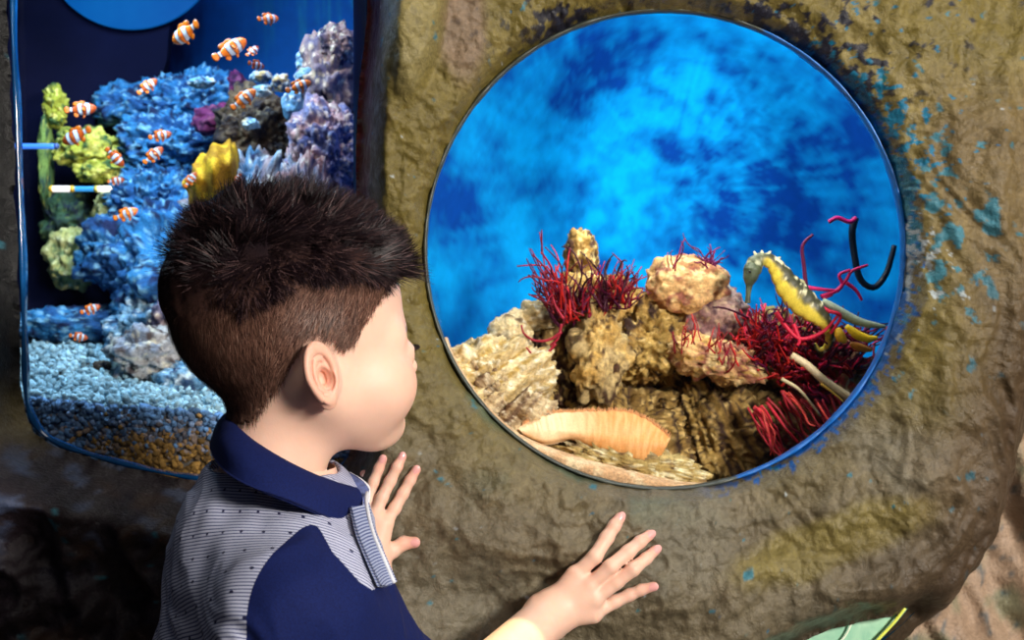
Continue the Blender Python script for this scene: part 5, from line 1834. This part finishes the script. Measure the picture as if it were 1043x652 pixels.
    A1 = strands(ps, 3, lambda r_, n_, ql, tp: (0.0055 + 0.005 * r_.random(n_)) * (1 + 1.4 * tp),
                 lambda r_, n_, ql, tp: (np.array([0.15, 0.072, 0.050]) * (1 - tp[:, None]) + np.array([0.012, 0.006, 0.008]) * tp[:, None]) * (0.35 + 1.1 * r_.random((n_, 1)) ** 1.5) + (r_.random((n_, 1)) > .93) * (1 - tp[:, None]) * np.array([.14, .09, .07]),
                 0.00022, lambda tp: 0.22 + 0.2 * tp, 61)
    A2 = strands(pt, 5, lambda r_, n_, ql, tp: (0.011 + 0.009 * r_.random(n_)) * (0.5 + 1.05 * tp) * (1 - 0.55 * sstep(-.062, -.092, ql[:, 0])),
                 lambda r_, n_, ql, tp: np.array([0.010, 0.005, 0.007]) * (0.5 + 1.0 * r_.random((n_, 1))) + (r_.random((n_, 1)) > .86) * np.array([.085, .048, .046]),  # randomly paler strands, here and on the sides, imitate highlights
                 0.00035, lambda tp: 0.25 + 0.95 * tp, 62)
    n1_ = len(A1[0])
    mesh_np('hair_strand', np.vstack([A1[0], A2[0]]), np.vstack([A1[1], A2[1] + n1_]), hm, cap, col=np.vstack([A1[2], A2[2]]), kind='stuff')

    # ------------------------------------------------ clothing
    arm_ax = (EL_R - SR) / np.linalg.norm(EL_R - SR)
    arm_axl = (EL_L - SL) / np.linalg.norm(EL_L - SL)
    ALEN = np.linalg.norm(EL_R - SR); ALENL = np.linalg.norm(EL_L - SL)
    def shirt_raw(p):
        d = trunk_sdf(p)
        d = smin(d, d_cap(p, SR, EL_R, .039, .041), 0.025)
        d = smin(d, d_cap(p, SL, EL_L, .046, .044), 0.035)
        return d
    def shirt_sdf(p):
        d = shirt_raw(p) - 0.0085
        l = p - SR.astype(np.float32)
        # folds: long creases fanning from the armpit, shallow elsewhere
        w = fbm(p, 2, 9, 52)
        ax = np.stack([l @ np.array([0.55, 0.2, -0.8]) * 10 + 0.6 * w, l @ np.array([0.8, 0.1, 0.6]) * 34 + 1.6 * w, p[..., 1] * 14], -1)
        d = d - 0.0050 * ridged(ax, 2, 0.55, 53) - 0.0030 * fbm(p, 2, 16, 54)
        # hollow shell
        inner = shirt_raw(p) - 0.0015
        d = smax(d, -inner, 0.001)
        # ends: neck hole, cuffs, hem
        nk = d_cap(p, NECK1 + np.array([0.004, 0, -.015]), NECK0 + np.array([0, 0, .1]), .0475, .060)
        d = smax(d, -nk, 0.003)
        d = smax(d, l @ arm_ax.astype(np.float32) - 0.158, 0.004)
        ll = p - SL.astype(np.float32)
        d = smax(d, np.where(p[..., 1] > 1.17, ll @ arm_axl.astype(np.float32) - 0.115, -1), 0.004)
        d = smax(d, 0.60 - p[..., 2], 0.004)
        return d
    V, F = surface_net(shirt_sdf, (-0.42, 0.91, 0.585), (0.06, 1.36, 1.03), 0.0030)
    # right armhole seam
    A = P(316, 530, 1.00); B = P(264, 588, 0.97)
    sn = np.cross(B - A, np.array([0.10, 1.0, 0.0])); sn /= np.linalg.norm(sn)
    if sn @ arm_ax < 0: sn = -sn
    un = np.cross(P(402, 590, 1.05) - P(314, 523, 1.0), np.array([0.05, 1.0, 0.0])); un /= np.linalg.norm(un)
    if un[2] < 0: un = -un
    def f_right(p):
        bulge = 0.010 * np.sin(np.clip((A[2] - p[:, 2]) / 0.10, 0, 1) * math.pi)
        ax = vlen(p - SR - np.clip((p - SR) @ arm_ax, 0, 1)[:, None] * arm_ax)
        f1 = (p - A) @ sn + bulge * .3
        f2 = (p - P(255, 590, .97)) @ np.array([.98, .12, 0])
        f3 = -((p - P(314, 523, 1.0)) @ un)
        return smin(smin(smin(f1, f2, .02), f3, .012), np.minimum((p - TORSO) @ br + .005, 0.11 - ax), .01)
    def f_left(p):
        return np.minimum((p - SL) @ arm_axl - 0.015, -(p - TORSO) @ br - 0.06)
    navy = new_mat('navy_cotton')
    nm, nt, b = navy
    v = objc(nt)
    nt.links.new(ramp(nt, noise_n(nt, 900, 3, .6, v), [(0.3, (0.002, 0.005, 0.045)), (0.7, (0.004, 0.012, 0.090))]), b.inputs['Base Color'])
    b.inputs['Roughness'].default_value = 0.85; b.inputs['Specular IOR Level'].default_value = 0.2
    bump(nt, noise_n(nt, 60, 4, .5, v, .5), 0.25, 0.003, b)
    MAT['navy'] = nm
    # striped cloth
    sm, nt, b = new_mat('striped_cotton')
    at = nt.nodes.new('ShaderNodeAttribute'); at.attribute_name = 'st'
    sp = nt.nodes.new('ShaderNodeSeparateXYZ'); nt.links.new(at.outputs['Vector'], sp.inputs[0])
    def math_(op, a_, b_=None, c_=None):
        n = nt.nodes.new('ShaderNodeMath'); n.operation = op
        for i, x in enumerate((a_, b_, c_)):
            if x is None: continue
            if isinstance(x, (int, float)): n.inputs[i].default_value = x
            else: nt.links.new(x, n.inputs[i])
        return n.outputs[0]
    per = 0.0025
    fr_ = math_('FRACT', math_('DIVIDE', sp.outputs[1], per))
    tri = math_('ABSOLUTE', math_('SUBTRACT', fr_, 0.5))
    stripe = ramp(nt, tri, [(0.12, (0.030, 0.040, 0.150)), (0.22, (0.56, 0.58, 0.72))])
    heather = mixc(nt, noise_n(nt, 55, 5, .6, v if False else objc(nt)), stripe, (0.13, 0.15, 0.27))
    c0 = mixc(nt, 0.35, stripe, heather)
    cell = 0.017
    row = math_('FLOOR', math_('DIVIDE', sp.outputs[1], cell))
    off = math_('MULTIPLY', math_('MODULO', row, 2.0), 0.5)
    du = math_('MULTIPLY', math_('SUBTRACT', math_('FRACT', math_('ADD', math_('DIVIDE', sp.outputs[0], cell), off)), 0.5), cell)
    dv = math_('MULTIPLY', math_('SUBTRACT', math_('FRACT', math_('DIVIDE', sp.outputs[1], cell)), 0.5), cell)
    dist = math_('SQRT', math_('ADD', math_('MULTIPLY', du, du), math_('MULTIPLY', dv, dv)))
    dot = math_('LESS_THAN', dist, 0.00125)
    nt.links.new(mixc(nt, dot, c0, (0.006, 0.008, 0.05)), b.inputs['Base Color'])
    b.inputs['Roughness'].default_value = 0.85
    bump(nt, tri, 0.25, 0.0008, b)
    MAT['stripe'] = sm
    white = simple('white_cotton', (0.62, 0.63, 0.68), 0.85, 0.1, 400, .2)

    def st_of(Vv):
        l = Vv - TORSO
        a_ = np.arctan2(l @ br, l @ bf + 1e-9) * 0.10
        v_ = 0.8 * l[:, 2] - 0.28 * (l @ br) + 0.42 * (l @ bf)
        return np.stack([a_, v_, 0 * a_], -1)
    (Vr, Fr), (Vb, Fb) = clip_mesh(V, F, f_right(V))
    (Vl, Fl), (Vb, Fb) = clip_mesh(Vb, Fb, f_left(Vb))
    (Vk, Fk), (Vr, Fr) = clip_mesh(Vr, Fr, (Vr - SR) @ arm_ax - 0.147)
    shirt = mesh_np('shirt', Vb, Fb, sm, root, attrs={'st': st_of(Vb)}); shirt['label'] = 'blue and white pinstriped shirt with small dark dots'
    o = mesh_np('sleeve', Vr, Fr, nm, shirt); o['label'] = 'plain navy short sleeve'
    o = mesh_np('sleeve', Vl, Fl, nm, shirt)
    o = mesh_np('cuff', Vk, Fk, white, shirt); o['label'] = 'white sleeve edge'

    def sheet(name, rows, mat, parent, th=0.0022, nu=60, nv=24, wob=0.0, **k):
        """rows: list of control polylines; a smooth sheet with real thickness through them"""
        R = [catmull(r, nu) for r in rows]
        S_ = catmull(np.stack([r.reshape(-1) for r in R]), nv).reshape(nv, nu, 3)
        if wob:
            S_ = S_ + wob * np.stack([fbm(S_, 2, 40, 81 + i) for i in range(3)], -1)
        gu = np.gradient(S_, axis=1); gv = np.gradient(S_, axis=0)
        nn = np.cross(gu, gv); nn /= np.linalg.norm(nn, axis=-1)[..., None] + 1e-12
        top_, bot = S_ + nn * th / 2, S_ - nn * th / 2
        Vv = np.concatenate([top_.reshape(-1, 3), bot.reshape(-1, 3)])
        f = grid_faces(nv, nu)
        m_ = nv * nu
        Ff = [tuple(x) for x in f] + [tuple(x[::-1] + m_) for x in f]
        bd = [(0, j) for j in range(nu)] + [(i, nu - 1) for i in range(1, nv)] + [(nv - 1, j) for j in range(nu - 2, -1, -1)] + [(i, 0) for i in range(nv - 2, 0, -1)]
        bi = [i * nu + j for i, j in bd]
        for a_, b_ in zip(bi, bi[1:] + bi[:1]): Ff.append((b_, a_, a_ + m_, b_ + m_))
        return mesh_np(name, Vv, Ff, mat, parent, **k)

    # collar: stands round the neck and folds outward; near half seen from outside
    def Q(*a_): return np.array([P(*x) for x in a_])
    top_e = Q((362, 498, 1.085), (332, 489, 1.045), (296, 473, 1.025), (262, 453, 1.035), (241, 436, 1.06), (232, 424, 1.095), (240, 420, 1.135), (262, 424, 1.160))
    mid_e = Q((368, 510, 1.075), (335, 505, 1.025), (295, 491, 1.003), (254, 470, 1.010), (230, 451, 1.040), (221, 436, 1.088), (230, 428, 1.150), (262, 430, 1.180))
    bot_e = Q((365, 540, 1.060), (330, 526, 1.010), (292, 510, 0.990), (251, 494, 0.998), (226, 476, 1.030), (215, 455, 1.088), (224, 445, 1.165), (262, 440, 1.195))
    inn_e = Q((352, 505, 1.090), (328, 500, 1.060), (296, 485, 1.040), (266, 466, 1.05), (247, 450, 1.07), (240, 440, 1.095), (247, 438, 1.125), (264, 440, 1.15))
    col_ = sheet('collar', [inn_e, top_e, mid_e, bot_e], nm, shirt, 0.0026, 70, 30); col_['label'] = 'navy fold-down collar'
    # far half of the collar, its pale denim underside standing up by the chin
    chm = simple('chambray', (0.085, 0.11, 0.26), 0.85, 0.45, 260, .3)
    f_top = Q((322, 490, 1.130), (338, 482, 1.125), (356, 482, 1.115), (369, 490, 1.105), (376, 499, 1.10))
    f_mid = Q((322, 500, 1.125), (338, 493, 1.120), (354, 493, 1.108), (367, 501, 1.098), (375, 508, 1.095))
    f_bot = Q((322, 515, 1.120), (338, 510, 1.110), (354, 506, 1.10), (366, 512, 1.092), (374, 518, 1.09))
    o = sheet('collar_stand', [f_top, f_mid, f_bot], chm, shirt, 0.0024, 30, 14); o['label'] = 'pale blue underside of the far collar point'
    V7, F7 = tube(catmull(np.vstack([f_top[2:], f_bot[-1:] + [0, -.001, -.002]]), 24), 0.0012, 6)
    o = mesh_np('collar_piping', V7, F7, white, shirt)
    # open front edge hanging forward: ribbed placket with a white edge
    rib, nt, b = new_mat('ribbed_placket')
    at = nt.nodes.new('ShaderNodeAttribute'); at.attribute_name = 'st'
    sp = nt.nodes.new('ShaderNodeSeparateXYZ'); nt.links.new(at.outputs['Vector'], sp.inputs[0])
    n_ = nt.nodes.new('ShaderNodeMath'); n_.operation = 'FRACT'
    n2_ = nt.nodes.new('ShaderNodeMath'); n2_.operation = 'DIVIDE'; n2_.inputs[1].default_value = 0.0019
    nt.links.new(sp.outputs[1], n2_.inputs[0]); nt.links.new(n2_.outputs[0], n_.inputs[0])
    nt.links.new(ramp(nt, n_.outputs[0], [(0.42, (0.05, 0.07, 0.19)), (0.52, (0.32, 0.36, 0.50))]), b.inputs['Base Color'])
    b.inputs['Roughness'].default_value = .85
    spx = (V[:, 0] / V[:, 1]) * FPX + 521.5; spy = 326 - (V[:, 2] - CAMZ) / V[:, 1] * FPX
    def front(x, y, off):
        """point just in front of the cloth seen at (x, y)"""
        d_ = np.hypot(spx - x, spy - y)
        m_ = d_ < 6
        Yf = V[m_, 1].min() if m_.any() else V[np.argsort(d_)[:20], 1].min()
        return P(x, y, Yf - off)
    p_l = np.array([front(x, y, .002) for x, y in ((357, 517), (364, 545), (374, 570), (386, 597))])
    p_m = np.array([front(x, y, .004) for x, y in ((367, 516), (373, 544), (383, 569), (395, 597))])
    p_r = p_m + np.array([.0052, .010, .001])
    R = [catmull(r, 40) for r in (p_l, p_m, p_r)]
    o = sheet('placket', [p_l, p_m, p_r], rib, shirt, 0.0022, 60, 12)
    vs = np.empty(len(o.data.vertices) * 3, dtype=np.float32); o.data.vertices.foreach_get('co', vs); vs = vs.reshape(-1, 3)
    at_ = o.data.attributes.new('st', 'FLOAT_VECTOR', 'POINT'); at_.data.foreach_set('vector', np.stack([vs[:, 0], vs[:, 2] * 1.0, vs[:, 1]], -1).astype(np.float32).ravel())
    o['label'] = 'finely ribbed blue front edge'
    V7, F7 = tube(catmull(np.vstack([Q((374, 502, 1.09)), p_r + [-.001, -.004, 0]]), 40), 0.0015, 8)
    mesh_np('placket_piping', V7, F7, white, shirt)
    # upper front panel between collar and sleeve, seen past the shoulder
    g0 = Q((296, 505, 1.010), (325, 522, 1.022), (352, 534, 1.05), (368, 545, 1.07))
    g1 = Q((300, 520, 1.000), (325, 533, 1.010), (352, 547, 1.04), (373, 568, 1.065))
    g2 = Q((306, 540, 1.005), (328, 548, 1.015), (354, 566, 1.04), (380, 592, 1.06))

    # trousers and shoes (below the frame, they carry him)
    tm = simple('dark_denim', (0.02, 0.03, 0.07), 0.8, .3, 300, .2)
    def trousers(p):
        lh = p - HIP.astype(np.float32)
        qh = np.stack([lh @ bf.astype(np.float32), lh @ br.astype(np.float32), lh[..., 2]], -1)
        d = d_ell(qh, (0, 0, 0.0), (0.090, 0.112, 0.10))
        s = qh.copy(); s[..., 1] = np.abs(s[..., 1])
        d = smin(d, d_cap(s, (0, .055, -.03), (0.01, .058, -.30), .066, .050), .05)
        d = smin(d, d_cap(s, (0.01, .058, -.30), (-0.01, .06, -.60), .052, .045), .03)
        d = smax(d, -(p[..., 2] - 0.045), 0.004)
        d = smax(d, p[..., 2] - 0.705, 0.004)
        return d + 0.003 * fbm(p, 2, 14, 66)
    Vt, Ft = surface_net(trousers, (-0.42, 0.92, 0.03), (-0.05, 1.24, 0.73), 0.008)
    mesh_np('trousers', Vt, Ft, tm, root)
    sh = simple('shoe_leather', (0.03, 0.03, 0.035), 0.5)
    for sg in (1, -1):
        def shoe(p):
            lh = p - np.array([HIP[0], HIP[1], 0.0], dtype=np.float32)
            q = np.stack([lh @ bf.astype(np.float32), lh @ br.astype(np.float32) - 0.06 * sg, lh[..., 2]], -1)
            d = d_cap(q, (-0.045, 0, .035), (0.085, 0.004 * sg, .028), .033, .030)
            d = smin(d, d_cap(q, (-0.02, 0, .04), (-0.012, 0, .085), .034, .036), .02)
            return smax(d, 0.002 - q[..., 2], .004)
        c = HIP + br * .06 * sg
        Vt, Ft = surface_net(shoe, (c[0] - .13, c[1] - .13, -.01), (c[0] + .15, c[1] + .15, .14), 0.005)
        mesh_np('shoe', Vt, Ft, sh, root)
    return root
make_setting()
make_round_tank()
make_left_tank()
make_person()
lights()
camera()
